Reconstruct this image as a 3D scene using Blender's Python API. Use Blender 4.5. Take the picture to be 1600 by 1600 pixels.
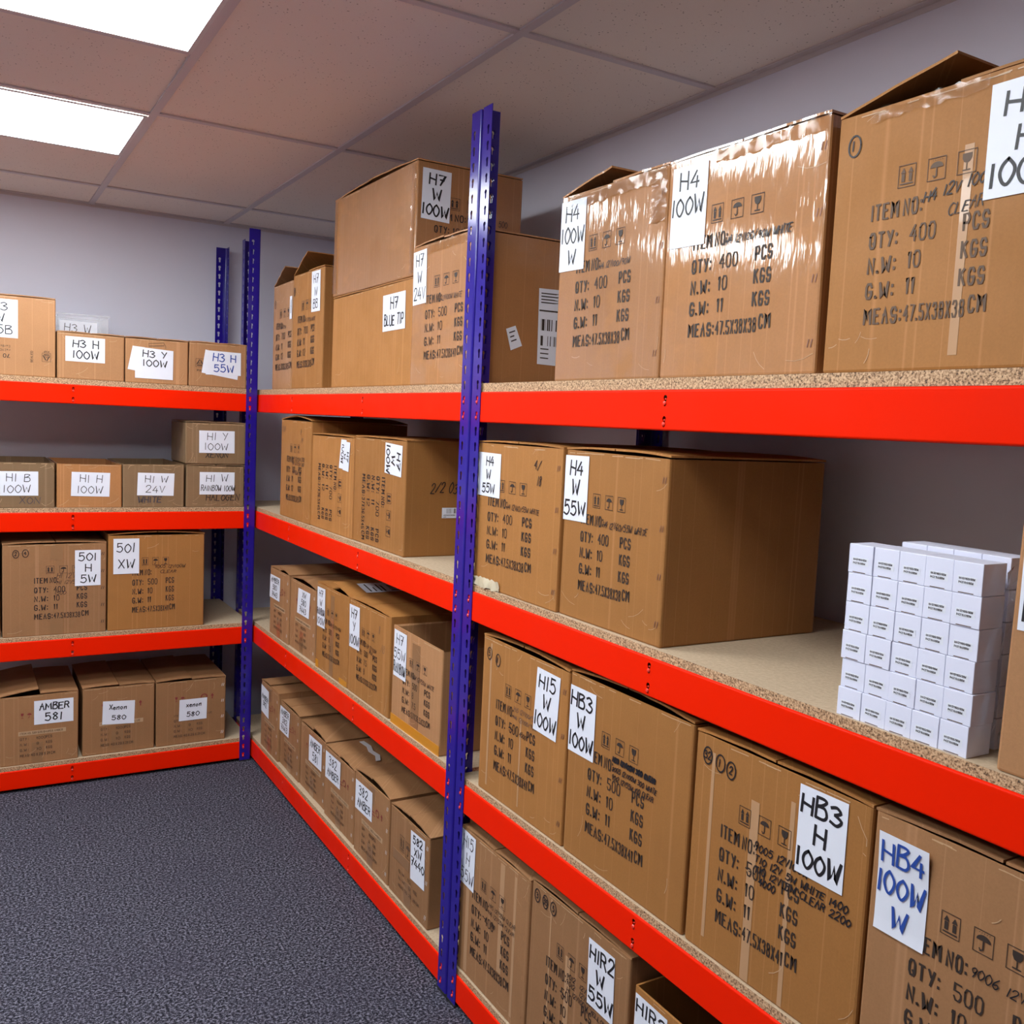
import bpy, bmesh, math, random
from mathutils import Vector, Matrix
from mathutils.geometry import tessellate_polygon

for o in list(bpy.data.objects):
    bpy.data.objects.remove(o)
scene = bpy.context.scene
COL = scene.collection

# ------------------------------------------------------------------ camera
cd = bpy.data.cameras.new('camera')
cam = bpy.data.objects.new('camera', cd)
COL.objects.link(cam)
YAW, PITCH, ROLL = 0.5356, -0.0926, 0.0459
cy_, sy_ = math.cos(YAW), math.sin(YAW)
cp_, sp_ = math.cos(PITCH), math.sin(PITCH)
fwd = Vector((sy_ * cp_, cy_ * cp_, sp_))
rgt = Vector((cy_, -sy_, 0))
upv = rgt.cross(fwd)
r2 = rgt * math.cos(ROLL) + upv * math.sin(ROLL)
u2 = upv * math.cos(ROLL) - rgt * math.sin(ROLL)
rot = Matrix((r2, u2, -fwd)).transposed()
cam.matrix_world = Matrix.Translation((-1.1618, -2.1972, 1.5901)) @ rot.to_4x4()
cd.sensor_width = 36
cd.sensor_height = 36
cd.lens = 36 * 1474.16 / 1600
cd.clip_start = 0.02
scene.camera = cam

# ------------------------------------------------------------------ light and exposure
PANEL_STRENGTH = 14.0
PANEL_COLOR = (0.93, 0.98, 1.0)
world = bpy.data.worlds.new('world')
scene.world = world
world.use_nodes = True
world.node_tree.nodes['Background'].inputs[0].default_value = (0.05, 0.05, 0.06, 1)
world.node_tree.nodes['Background'].inputs[1].default_value = 0.3
vs = scene.view_settings
vs.view_transform = 'Standard'
vs.look = 'None'
vs.gamma = 1
vs.use_curve_mapping = False
vs.exposure = 0.62

# ------------------------------------------------------------------ materials
def new_mat(name):
    m = bpy.data.materials.new(name)
    m.use_nodes = True
    nt = m.node_tree
    return m, nt, nt.nodes['Principled BSDF']

def nd(nt, typ, **kw):
    n = nt.nodes.new(typ)
    for k, v in kw.items():
        if k == 'inp':
            for i, val in v.items():
                n.inputs[i].default_value = val
        else:
            setattr(n, k, v)
    return n

def ramp(nt, fac, stops):
    r = nt.nodes.new('ShaderNodeValToRGB')
    e = r.color_ramp.elements
    while len(e) < len(stops):
        e.new(0.5)
    for i, (p, c) in enumerate(stops):
        e[i].position = p
        e[i].color = c if len(c) == 4 else (*c, 1)
    nt.links.new(fac, r.inputs[0])
    return r

def mixc(nt, a, b, fac, mode='MIX'):
    m = nt.nodes.new('ShaderNodeMix')
    m.data_type = 'RGBA'
    m.blend_type = mode
    for sock, v in ((m.inputs[0], fac), (m.inputs[6], a), (m.inputs[7], b)):
        if hasattr(v, 'links'):
            nt.links.new(v, sock)
        elif isinstance(v, tuple):
            sock.default_value = (*v, 1) if len(v) == 3 else v
        else:
            sock.default_value = v
    return m.outputs[2]

def noise(nt, vec, scale, detail=2.0, rough=0.5):
    n = nd(nt, 'ShaderNodeTexNoise', inp={'Scale': scale, 'Detail': detail, 'Roughness': rough})
    if vec is not None:
        nt.links.new(vec, n.inputs['Vector'])
    return n.outputs[0]

def mapping(nt, scale, coord='Object'):
    tc = nt.nodes.new('ShaderNodeTexCoord')
    mp = nt.nodes.new('ShaderNodeMapping')
    mp.inputs['Scale'].default_value = scale
    nt.links.new(tc.outputs[coord], mp.inputs['Vector'])
    return mp.outputs[0]

def simple(name, col, rough=0.5, metal=0.0, coat=0.0):
    m, nt, b = new_mat(name)
    b.inputs['Base Color'].default_value = (*col, 1)
    b.inputs['Roughness'].default_value = rough
    b.inputs['Metallic'].default_value = metal
    b.inputs['Coat Weight'].default_value = coat
    return m

def kraft(name, col, tape=0.0, spec=0.25):
    """corrugated cardboard: fibre speckle, flute streaks, pale scuff lines; tape>0 = wrapped in clear packing tape"""
    col = tuple(x * 0.91 for x in col)
    m, nt, b = new_mat(name)
    oi = nt.nodes.new('ShaderNodeObjectInfo')
    tc = nt.nodes.new('ShaderNodeTexCoord')
    off = nd(nt, 'ShaderNodeVectorMath', operation='ADD')
    sc = nd(nt, 'ShaderNodeVectorMath', operation='SCALE')
    sc.inputs[0].default_value = (7.3, 5.1, 3.7)
    nt.links.new(oi.outputs['Random'], sc.inputs['Scale'])
    nt.links.new(tc.outputs['Object'], off.inputs[0])
    nt.links.new(sc.outputs[0], off.inputs[1])
    base = off.outputs[0]
    def mp(s):
        q = nt.nodes.new('ShaderNodeMapping')
        q.inputs['Scale'].default_value = s
        nt.links.new(base, q.inputs['Vector'])
        return q.outputs[0]
    fib = noise(nt, mp((1, 1, 1)), 260, 3, 0.7)
    blot = noise(nt, mp((1, 1, 1)), 6, 3, 0.6)
    flute = noise(nt, mp((150, 150, 1.5)), 1.0, 2, 0.5)
    c0 = mixc(nt, tuple(x * 0.84 for x in col), tuple(min(1, x * 1.14) for x in col), fib)
    c1 = mixc(nt, c0, tuple(x * 0.72 for x in col), ramp(nt, blot, [(0.42, (0, 0, 0)), (0.75, (0.32,) * 3)]).outputs[0])
    c2 = mixc(nt, c1, tuple(min(1, x * 1.2) for x in col), ramp(nt, flute, [(0.5, (0, 0, 0)), (0.8, (0.14,) * 3)]).outputs[0])
    # pale vertical scuff lines where the flutes show
    sep = nt.nodes.new('ShaderNodeSeparateXYZ')
    nt.links.new(base, sep.inputs[0])
    add = nd(nt, 'ShaderNodeMath', operation='ADD')
    nt.links.new(sep.outputs[0], add.inputs[0]); nt.links.new(sep.outputs[1], add.inputs[1])
    n1 = nd(nt, 'ShaderNodeTexNoise', noise_dimensions='1D', inp={'Scale': 17.0, 'Detail': 0.0})
    nt.links.new(add.outputs[0], n1.inputs['W'])
    line = ramp(nt, n1.outputs[0], [(0.487, (0, 0, 0)), (0.5, (0.34,) * 3), (0.513, (0, 0, 0))])
    c3 = mixc(nt, c2, tuple(min(1, x * 1.5 + 0.05) for x in col), line.outputs[0])
    # per-box hue drift
    hs = nt.nodes.new('ShaderNodeHueSaturation')
    mr = nd(nt, 'ShaderNodeMapRange', inp={3: 0.9, 4: 1.12})
    nt.links.new(oi.outputs['Random'], mr.inputs[0])
    nt.links.new(mr.outputs[0], hs.inputs['Value'])
    nt.links.new(c3, hs.inputs['Color'])
    nt.links.new(hs.outputs[0], b.inputs['Base Color'])
    rr = ramp(nt, blot, [(0.3, (0.42,) * 3), (0.7, (0.66,) * 3)])
    nt.links.new(rr.outputs[0], b.inputs['Roughness'])
    b.inputs['Specular IOR Level'].default_value = spec
    bp = nt.nodes.new('ShaderNodeBump')
    bp.inputs['Strength'].default_value = 0.25
    bp.inputs['Distance'].default_value = 0.004
    dn = noise(nt, mp((14, 14, 4)), 1.0, 3, 0.6)
    nt.links.new(dn, bp.inputs['Height'])
    nt.links.new(bp.outputs[0], b.inputs['Normal'])
    if tape:
        tw = noise(nt, mp((7, 7, 11)), 1.0, 3, 0.65)
        tr = ramp(nt, tw, [(0.34, (0.2 * min(tape, 1),) * 3), (0.46, (min(tape, 1),) * 3)])
        nt.links.new(tr.outputs[0], b.inputs['Coat Weight'])
        b.inputs['Coat Roughness'].default_value = 0.14 if tape <= 1 else 0.07
        b.inputs['Coat IOR'].default_value = 1.5 if tape <= 1 else 1.75
        bp2 = nt.nodes.new('ShaderNodeBump')
        bp2.inputs['Strength'].default_value = 0.35 if tape <= 1 else 0.5
        bp2.inputs['Distance'].default_value = 0.002 if tape <= 1 else 0.003
        wv = noise(nt, mp((70, 70, 16) if tape <= 1 else (42, 42, 7)), 1.0, 3, 0.62)
        nt.links.new(wv, bp2.inputs['Height'])
        nt.links.new(bp2.outputs[0], b.inputs['Coat Normal'])
    return m

M = {}
M['kraft'] = kraft('kraft_board', (0.42, 0.183, 0.052))
M['kraft_taped'] = kraft('kraft_board_taped', (0.46, 0.205, 0.072), tape=1.0)
M['kraft_glossy'] = kraft('kraft_board_film_wrapped', (0.46, 0.205, 0.072), tape=1.5)
M['kraft_pale'] = kraft('kraft_board_pale', (0.47, 0.235, 0.105), tape=0.25)
M['kraft_grey'] = kraft('kraft_board_greyish', (0.27, 0.165, 0.085), tape=0.35)
M['kraft_red'] = kraft('kraft_board_reddish', (0.38, 0.19, 0.085))
M['ink'] = simple('print_ink', (0.035, 0.022, 0.016), 0.6)
M['ink_faint'] = simple('faint_ink', (0.11, 0.06, 0.032), 0.6)
M['ink_red'] = simple('red_ink', (0.23, 0.03, 0.03), 0.6)
M['marker'] = simple('black_marker', (0.012, 0.011, 0.014), 0.5)
M['marker_blue'] = simple('blue_marker', (0.02, 0.07, 0.36), 0.5)
M['marker_grey'] = simple('worn_marker', (0.06, 0.05, 0.06), 0.5)
M['tape'] = simple('brown_tape', (0.30, 0.155, 0.07), 0.28, 0, 0.3)
M['tape_white'] = simple('crinkled_white_tape', (0.62, 0.54, 0.38), 0.25, 0, 0.5)
M['crease'] = simple('worn_crease', (0.56, 0.36, 0.20), 0.4, 0, 0.2)
M['tape_pale'] = simple('pale_tape_residue', (0.50, 0.285, 0.145), 0.32, 0, 0.3)
M['tape_orange'] = simple('orange_tape', (0.62, 0.25, 0.015), 0.3, 0, 0.4)
M['staple'] = simple('staple_metal', (0.80, 0.78, 0.76), 0.4)
M['staple_dark'] = simple('dull_staple_metal', (0.24, 0.11, 0.07), 0.4, 0.3)
M['rubber'] = simple('black_foot_rubber', (0.012, 0.012, 0.014), 0.6)
M['rivet'] = simple('rivet_red', (0.85, 0.05, 0.03), 0.3, 0, 0.3)
M['white_metal'] = simple('white_metal', (0.72, 0.69, 0.70), 0.4)

def m_paper():
    m, nt, b = new_mat('label_paper')
    n = noise(nt, mapping(nt, (1, 1, 1)), 18, 3, 0.6)
    c = mixc(nt, (0.75, 0.78, 0.88), (0.83, 0.86, 0.95), n)
    nt.links.new(c, b.inputs['Base Color'])
    b.inputs['Roughness'].default_value = 0.5
    return m
M['paper'] = m_paper()
M['paper_strip'] = simple('buff_paper_strip', (0.50, 0.32, 0.18), 0.6)

def m_steel(name, col, rough, spec=0.5):
    m, nt, b = new_mat(name)
    n = noise(nt, mapping(nt, (1, 1, 1)), 900, 2, 0.5)
    b.inputs['Base Color'].default_value = (*col, 1)
    big = noise(nt, mapping(nt, (1, 1, 1)), 9, 2, 0.5)
    rr = ramp(nt, big, [(0.3, (rough * 0.85,) * 3), (0.7, (rough * 1.2,) * 3)])
    nt.links.new(rr.outputs[0], b.inputs['Roughness'])
    bp = nt.nodes.new('ShaderNodeBump')
    bp.inputs['Strength'].default_value = 0.06
    bp.inputs['Distance'].default_value = 0.001
    nt.links.new(n, bp.inputs['Height'])
    nt.links.new(bp.outputs[0], b.inputs['Normal'])
    b.inputs['Specular IOR Level'].default_value = spec
    return m
M['blue'] = m_steel('blue_powder_coat', (0.020, 0.009, 0.27), 0.16, 0.6)
M['orange'] = m_steel('orange_powder_coat', (0.88, 0.016, 0.0003), 0.37, 0.07)

def m_chip():
    m, nt, b = new_mat('chipboard')
    v1 = noise(nt, mapping(nt, (1, 1, 1)), 260, 4, 0.7)
    edge = ramp(nt, v1, [(0.36, (0.05, 0.025, 0.012)), (0.46, (0.36, 0.20, 0.10)), (0.60, (0.68, 0.46, 0.27))])
    v2 = noise(nt, mapping(nt, (1, 1, 1)), 120, 4, 0.7)
    top = ramp(nt, v2, [(0.3, (0.43, 0.32, 0.21)), (0.7, (0.57, 0.44, 0.30))])
    g = nt.nodes.new('ShaderNodeNewGeometry')
    s = nt.nodes.new('ShaderNodeSeparateXYZ')
    nt.links.new(g.outputs['Normal'], s.inputs[0])
    ab = nd(nt, 'ShaderNodeMath', operation='ABSOLUTE')
    nt.links.new(s.outputs[2], ab.inputs[0])
    gt = nd(nt, 'ShaderNodeMath', operation='GREATER_THAN')
    gt.inputs[1].default_value = 0.5
    nt.links.new(ab.outputs[0], gt.inputs[0])
    nt.links.new(mixc(nt, edge.outputs[0], top.outputs[0], gt.outputs[0]), b.inputs['Base Color'])
    b.inputs['Roughness'].default_value = 0.7
    return m
M['chip'] = m_chip()

def m_carpet():
    m, nt, b = new_mat('carpet')
    a = noise(nt, mapping(nt, (1, 1, 1)), 135, 3, 0.8)
    c = ramp(nt, a, [(0.40, (0.006, 0.006, 0.010)), (0.50, (0.043, 0.043, 0.061)), (0.61, (0.235, 0.235, 0.30))])
    big = noise(nt, mapping(nt, (1, 1, 1)), 3.5, 3, 0.6)
    c2 = mixc(nt, c.outputs[0], (0.05, 0.045, 0.07), ramp(nt, big, [(0.45, (0, 0, 0)), (0.8, (0.4,) * 3)]).outputs[0])
    nt.links.new(c2, b.inputs['Base Color'])
    b.inputs['Roughness'].default_value = 0.95
    b.inputs['Specular IOR Level'].default_value = 0.1
    bp = nt.nodes.new('ShaderNodeBump')
    bp.inputs['Strength'].default_value = 0.8
    bp.inputs['Distance'].default_value = 0.006
    nt.links.new(a, bp.inputs['Height'])
    nt.links.new(bp.outputs[0], b.inputs['Normal'])
    return m
M['carpet'] = m_carpet()

def m_wall():
    m, nt, b = new_mat('wall_paint')
    n = noise(nt, mapping(nt, (1, 1, 1)), 2.5, 3, 0.55)
    c = mixc(nt, (0.72, 0.715, 0.83), (0.77, 0.765, 0.88), n)
    nt.links.new(c, b.inputs['Base Color'])
    b.inputs['Roughness'].default_value = 0.6
    f = noise(nt, mapping(nt, (1, 1, 1)), 180, 2, 0.5)
    bp = nt.nodes.new('ShaderNodeBump')
    bp.inputs['Strength'].default_value = 0.08
    bp.inputs['Distance'].default_value = 0.001
    nt.links.new(f, bp.inputs['Height'])
    nt.links.new(bp.outputs[0], b.inputs['Normal'])
    return m
M['wall'] = m_wall()
M['wall_dim'] = simple('dimmed_unseen_wall', (0.42, 0.38, 0.40), 0.8)  # unseen left and front walls, coloured darker to cut bounced fill light

def m_tile():
    m, nt, b = new_mat('mineral_ceiling_tile')
    vec = mapping(nt, (1, 1, 1))
    vo = nd(nt, 'ShaderNodeTexVoronoi', inp={'Scale': 85.0, 'Randomness': 1.0})
    nt.links.new(vec, vo.inputs['Vector'])
    pit = ramp(nt, vo.outputs['Distance'], [(0.10, (1, 1, 1)), (0.17, (0, 0, 0))])
    pick = ramp(nt, noise(nt, vec, 38, 3, 0.6), [(0.46, (0, 0, 0)), (0.54, (1, 1, 1))])
    f = nd(nt, 'ShaderNodeMath', operation='MULTIPLY')
    nt.links.new(pit.outputs[0], f.inputs[0]); nt.links.new(pick.outputs[0], f.inputs[1])
    fine = noise(nt, vec, 400, 2, 0.6)
    c = mixc(nt, (0.91, 0.81, 0.73), (0.95, 0.86, 0.78), fine)
    c2 = mixc(nt, c, (0.20, 0.14, 0.12), f.outputs[0])
    nt.links.new(c2, b.inputs['Base Color'])
    b.inputs['Roughness'].default_value = 0.85
    return m
M['tile'] = m_tile()
M['tgrid'] = simple('ceiling_grid_paint', (0.66, 0.60, 0.62), 0.5)

def m_emit():
    m, nt, b = new_mat('led_diffuser')
    b.inputs['Base Color'].default_value = (0.9, 0.9, 0.9, 1)
    b.inputs['Emission Color'].default_value = (*PANEL_COLOR, 1)
    b.inputs['Emission Strength'].default_value = PANEL_STRENGTH
    return m
M['led'] = m_emit()

def m_clear(name, tint, rough, alpha):
    m, nt, b = new_mat(name)
    b.inputs['Base Color'].default_value = (*tint, 1)
    b.inputs['Roughness'].default_value = rough
    b.inputs['Alpha'].default_value = alpha
    b.inputs['Specular IOR Level'].default_value = 0.8
    return m
M['clear'] = m_clear('clear_plastic', (0.82, 0.84, 0.9), 0.10, 0.30)

def m_film():
    m, nt, b = new_mat('clear_film')
    out = nt.nodes['Material Output']
    tr = nt.nodes.new('ShaderNodeBsdfTransparent')
    gl = nt.nodes.new('ShaderNodeBsdfGlossy')
    gl.inputs['Roughness'].default_value = 0.14
    fr = nd(nt, 'ShaderNodeFresnel', inp={0: 1.45})
    mx = nt.nodes.new('ShaderNodeMixShader')
    nt.links.new(fr.outputs[0], mx.inputs[0])
    nt.links.new(tr.outputs[0], mx.inputs[1]); nt.links.new(gl.outputs[0], mx.inputs[2])
    nt.links.new(mx.outputs[0], out.inputs['Surface'])
    return m
M['film'] = m_film()

def m_carton():
    m, nt, b = new_mat('white_carton_board')
    n = noise(nt, mapping(nt, (1, 1, 1)), 60, 3, 0.6)
    nt.links.new(mixc(nt, (0.73, 0.75, 0.90), (0.78, 0.80, 0.95), n), b.inputs['Base Color'])
    b.inputs['Roughness'].default_value = 0.42
    return m
M['carton'] = m_carton()

# ------------------------------------------------------------------ helpers
def link_mesh(name, bm, mats, parent=None, loc=(0, 0, 0), smooth=False):
    me = bpy.data.meshes.new(name)
    bm.to_mesh(me)
    bm.free()
    for m in (mats if isinstance(mats, (list, tuple)) else [mats]):
        me.materials.append(m)
    if smooth:
        for p in me.polygons:
            p.use_smooth = True
    o = bpy.data.objects.new(name, me)
    COL.objects.link(o)
    o.location = loc
    if parent:
        o.parent = parent
    return o

def thing(name, label, cat, loc=(0, 0, 0), rz=0.0, group=None):
    o = bpy.data.objects.new(name, None)
    o.empty_display_size = 0.05
    COL.objects.link(o)
    o.location = loc
    o.rotation_euler = (0, 0, rz)
    o['label'] = label
    o['category'] = cat
    if group:
        o['group'] = group
    return o

def tag(o, label, cat, group=None):
    o['label'] = label
    o['category'] = cat
    if group:
        o['group'] = group

def struct(name, bm, mats):
    o = link_mesh(name, bm, mats)
    o['kind'] = 'structure'
    return o

def add_box(bm, x0, y0, z0, x1, y1, z1, mi=0, bevel=0.0):
    vs_ = [bm.verts.new((x, y, z)) for z in (z0, z1) for y in (y0, y1) for x in (x0, x1)]
    fs = []
    for idx in ((0, 2, 3, 1), (4, 5, 7, 6), (0, 1, 5, 4), (2, 6, 7, 3), (0, 4, 6, 2), (1, 3, 7, 5)):
        f = bm.faces.new([vs_[i] for i in idx])
        f.material_index = mi
        fs.append(f)
    if bevel:
        es = list({e for f in fs for e in f.edges})
        bmesh.ops.bevel(bm, geom=es, offset=bevel, segments=2, affect='EDGES', profile=0.5)
    return fs

def add_poly(bm, pts, mi=0):
    try:
        f = bm.faces.new([bm.verts.new(p) for p in pts])
        f.material_index = mi
        return f
    except ValueError:
        return None

def add_cyl(bm, c, axis, r, ln, seg=12, mi=0, dome=0.0):
    """disc/button of radius r along a signed axis vector"""
    a = Vector(axis).normalized()
    t = a.orthogonal().normalized()
    b2 = a.cross(t)
    c = Vector(c)
    rings = [(r, 0), (r, ln)]
    if dome:
        rings += [(r * 0.75, ln + dome * 0.7), (r * 0.35, ln + dome)]
    prev = None
    for rad, h in rings:
        ring = [bm.verts.new(c + a * h + (t * math.cos(2 * math.pi * i / seg) + b2 * math.sin(2 * math.pi * i / seg)) * rad) for i in range(seg)]
        if prev:
            for i in range(seg):
                f = bm.faces.new((prev[i], prev[(i + 1) % seg], ring[(i + 1) % seg], ring[i]))
                f.material_index = mi
        prev = ring
    f = bm.faces.new(prev)
    f.material_index = mi

def plate_with_holes(bm, W, H, holes, frame, t, mi=0):
    """plate outline W x H (list of (a,b)), with polygon holes, mapped by frame(a,b,c) (c in 0..t)"""
    outer = [(W[0], H[0]), (W[1], H[0]), (W[1], H[1]), (W[0], H[1])]
    loops = [outer] + holes
    flat = [p for l in loops for p in l]
    tris = tessellate_polygon([[Vector((a, b, 0)) for a, b in l] for l in loops])
    layers = []
    for c in ((0, t) if t else (0,)):
        vs_ = [bm.verts.new(frame(a, b, c)) for a, b in flat]
        layers.append(vs_)
        for tr in tris:
            try:
                f = bm.faces.new([vs_[i] for i in tr])
                f.material_index = mi
            except ValueError:
                pass
    if t:
        k = 0
        for l in loops:
            n = len(l)
            for i in range(n):
                a, b = k + i, k + (i + 1) % n
                f = bm.faces.new((layers[0][a], layers[0][b], layers[1][b], layers[1][a]))
                f.material_index = mi
            k += n

def keyhole(a, b, s=1.0):
    """keyhole outline centred near (a,b): round head above, narrow slot below"""
    pts = []
    r, w = 0.0052 * s, 0.0031 * s
    for i in range(9):
        an = math.radians(-50 + i * 280 / 8)
        pts.append((a + r * math.cos(an), b + 0.004 + r * math.sin(an)))
    pts += [(a - w, b - 0.010 * s), (a - w * 0.5, b - 0.0117 * s), (a + w * 0.5, b - 0.0117 * s), (a + w, b - 0.010 * s)]
    return pts

# ------------------------------------------------------------------ lettering
GLYPH = {
    'A': '004980 1565', 'B': '0009 ~0959784605 ~0565826000', 'C': '~88491704215081', 'D': '0009 ~0959855000',
    'E': '80000989 0565', 'F': '000989 0565', 'G': '~78491703215075 7545', 'H': '0009 8089 0584', 'I': '4049',
    'J': '~7972201002', 'K': '0009 7905 2680', 'L': '090070', 'M': '0019437980', 'N': '00098089',
    'O': '~4917042150838649', 'P': '0009 ~0959776404', 'Q': '~4917042150838649 5280',
    'R': '0009 ~0959776505 4580', 'S': '~7849173564724001', 'T': '0989 4940', 'U': '~090220608289', 'V': '094089',
    'W': '0920466089', 'X': '0980 0089', 'Y': '0945 8930', 'Z': '09890080',
    '0': '~4917042150838649', '1': '4049', '2': '~0729697600 0080', '3': '~08497735 ~35835001', '4': '590383 6660',
    '5': '791915 ~1556835001', '6': '~69150240725413', '7': '098930 2575', '8': '~491745724012457749',
    '9': '~764417497750', '/': '0089', '.': '404151', ':': '4142 4647', '-': '1575',
    'e': '~03634514023071', 'n': '0005 ~03456560', 'o': '~451402306345', 'x': '0570 0075', 'i': '4045 4748',
    'a': '~6541120063 6560', 'r': '0005 ~034575',
}

def glyph_lines(ch):
    out = []
    for st in GLYPH.get(ch, '').split():
        sm = st.startswith('~')
        st = st.lstrip('~')
        if len(st) % 2:
            st = st[:-1]
        pts = [(int(st[i]) / 8.0, int(st[i + 1]) / 9.0) for i in range(0, len(st), 2)]
        if sm and len(pts) > 2:
            q = []
            for i in range(len(pts) - 1):
                p0 = pts[max(i - 1, 0)]; p1 = pts[i]; p2 = pts[i + 1]; p3 = pts[min(i + 2, len(pts) - 1)]
                for k in range(4):
                    t = k / 4
                    q.append(tuple(0.5 * (2 * p1[d] + (p2[d] - p0[d]) * t + (2 * p0[d] - 5 * p1[d] + 4 * p2[d] - p3[d]) * t * t + (3 * p1[d] - p0[d] - 3 * p2[d] + p3[d]) * t ** 3) for d in (0, 1)))
            q.append(pts[-1])
            pts = q
        out.append(pts)
    return out

STROKE = [0]
def ribbon(bm, pts, hw, put, mi):
    """flat pen stroke of half width hw through 2-D points; put(a,b) gives 3-D"""
    n = len(pts)
    if n < 2:
        return
    # each stroke lies a hair above the last so crossings never share a plane
    STROKE[0] = (STROKE[0] + 1) % 7
    o_ = Vector(put(0, 0))
    up_ = (Vector(put(0.01, 0)) - o_).cross(Vector(put(0, 0.01)) - o_)
    up_ = up_.normalized() * (STROKE[0] * 0.00004) if up_.length else up_
    flat_put = put
    put = lambda a, b: Vector(flat_put(a, b)) + up_
    L, R_ = [], []
    for i in range(n):
        a = pts[max(i - 1, 0)]; b = pts[min(i + 1, n - 1)]
        dx, dy = b[0] - a[0], b[1] - a[1]
        l = math.hypot(dx, dy) or 1e-6
        ex = 0.0
        if i == 0: ex = -hw * 0.6
        if i == n - 1: ex = hw * 0.6
        nx, ny = -dy / l * hw, dx / l * hw
        px, py = pts[i][0] + dx / l * ex, pts[i][1] + dy / l * ex
        if 0 < i < n - 1:      # mitre
            ax, ay = pts[i][0] - pts[i - 1][0], pts[i][1] - pts[i - 1][1]
            bx, by = pts[i + 1][0] - pts[i][0], pts[i + 1][1] - pts[i][1]
            la = math.hypot(ax, ay) or 1e-6; lb = math.hypot(bx, by) or 1e-6
            c = (ax * bx + ay * by) / la / lb
            k = 1 / max(0.5, math.sqrt(max(0.0, (1 + c) / 2)))
            nx *= k; ny *= k
        L.append(bm.verts.new(put(px + nx, py + ny)))
        R_.append(bm.verts.new(put(px - nx, py - ny)))
    for i in range(n - 1):
        f = bm.faces.new((R_[i], R_[i + 1], L[i + 1], L[i]))
        f.material_index = mi

def write(bm, text, a0, b0, cw, chh, hw, put, mi, rnd, slant=0.08, jit=0.04, drift=0.0):
    """handwriting: text starting at (a0,b0), cell width cw, letter height chh"""
    a = a0
    for ch in text:
        if ch == ' ':
            a += cw * 0.75
            continue
        w = cw * (0.30 if ch in '1I.:i' else 0.98 if ch in 'WM' else 0.74)
        b = b0 + drift * (a - a0) + rnd.uniform(-jit, jit) * chh
        sc = 1 + rnd.uniform(-jit, jit) * 1.5
        sl = slant + rnd.uniform(-0.05, 0.05)
        for ln in glyph_lines(ch):
            x_off = -0.5 * w if ch in '1I.:i' else 0
            span = w * 2 if ch in '1I.:i' else w
            pts = [(a + x_off + p[0] * span + p[1] * chh * sl, b + p[1] * chh * sc) for p in ln]
            ribbon(bm, pts, hw, put, mi)
        a += cw * (0.55 if ch in '1I.:i' else 1.25 if ch in 'WM' else 1.0)
    return a

PW = {'I': 0.34, '1': 0.5, '.': 0.34, ':': 0.34, ' ': 0.12, 'M': 1.25, 'W': 1.35, '/': 0.8}
PRINT = dict(GLYPH)
PRINT.update({'0': '~4917042150838649'.replace('~', '') + '', 'O': '29070220608287690729'[2:18] + '', 'I': '4049', '1': '074940'})
PRINT['0'] = PRINT['O'] = '070220608287692907'
PRINT.update({'S': '8769290706241555648 2'.replace(' ', '')[:0] + '87692907062484826020 02'.replace(' ', ''), 'C': '876929070220608 2'.replace(' ', ''),
              'G': '87692907022060828444', 'Q': '070220608287692907 5381', 'P': '00096987866404', 'R': '00096987866404 4480', 'B': '000969878665 0565838 26000'.replace('8 2', '82'),
              'D': '00096987826000', '5': '890905658482602002', '4': '690383 6660', '7': '098930', '8': '25070929698765250320006083658 5'.replace(' ', '')[:0] + '65876929072565838260200325',
              '3': '0729698765356583826020 02'.replace(' ', ''), 'W': '0920466089', 'X': '0980 0089', 'U': '090220608289', '2': '07296987860080', '9': '846404072969878260 20 02'.replace(' ', ''), '6': '8769290702206082836404'})

def text_units(s):
    return sum(PW.get(c, 1.0) + 0.24 for c in s) - 0.24

def print_text(bm, s, a0, a1, bc, hgt, put, mi, bold=1):
    """stencilled capitals, condensed to run from a0 to a1, height hgt centred at bc"""
    u = (a1 - a0) / text_units(s)
    hw = min((0.078 if bold else 0.052) * hgt, 0.15 * u)
    a = a0
    for ch in s:
        w = PW.get(ch, 1.0) * u
        for st in PRINT.get(ch.upper() if ch not in PRINT else ch, '').split():
            st = st.lstrip('~')
            pts = [(int(st[i]) / 8.0, int(st[i + 1]) / 9.0) for i in range(0, len(st) - 1, 2)]
            if ch == 'I':
                pts = [(0.5, 0.0), (0.5, 1.0)]
            ribbon(bm, [(a + hw + p[0] * (w - 2 * hw), bc - hgt / 2 + hw + p[1] * (hgt - 2 * hw)) for p in pts], hw, put, mi)
        a += w + 0.24 * u

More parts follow.
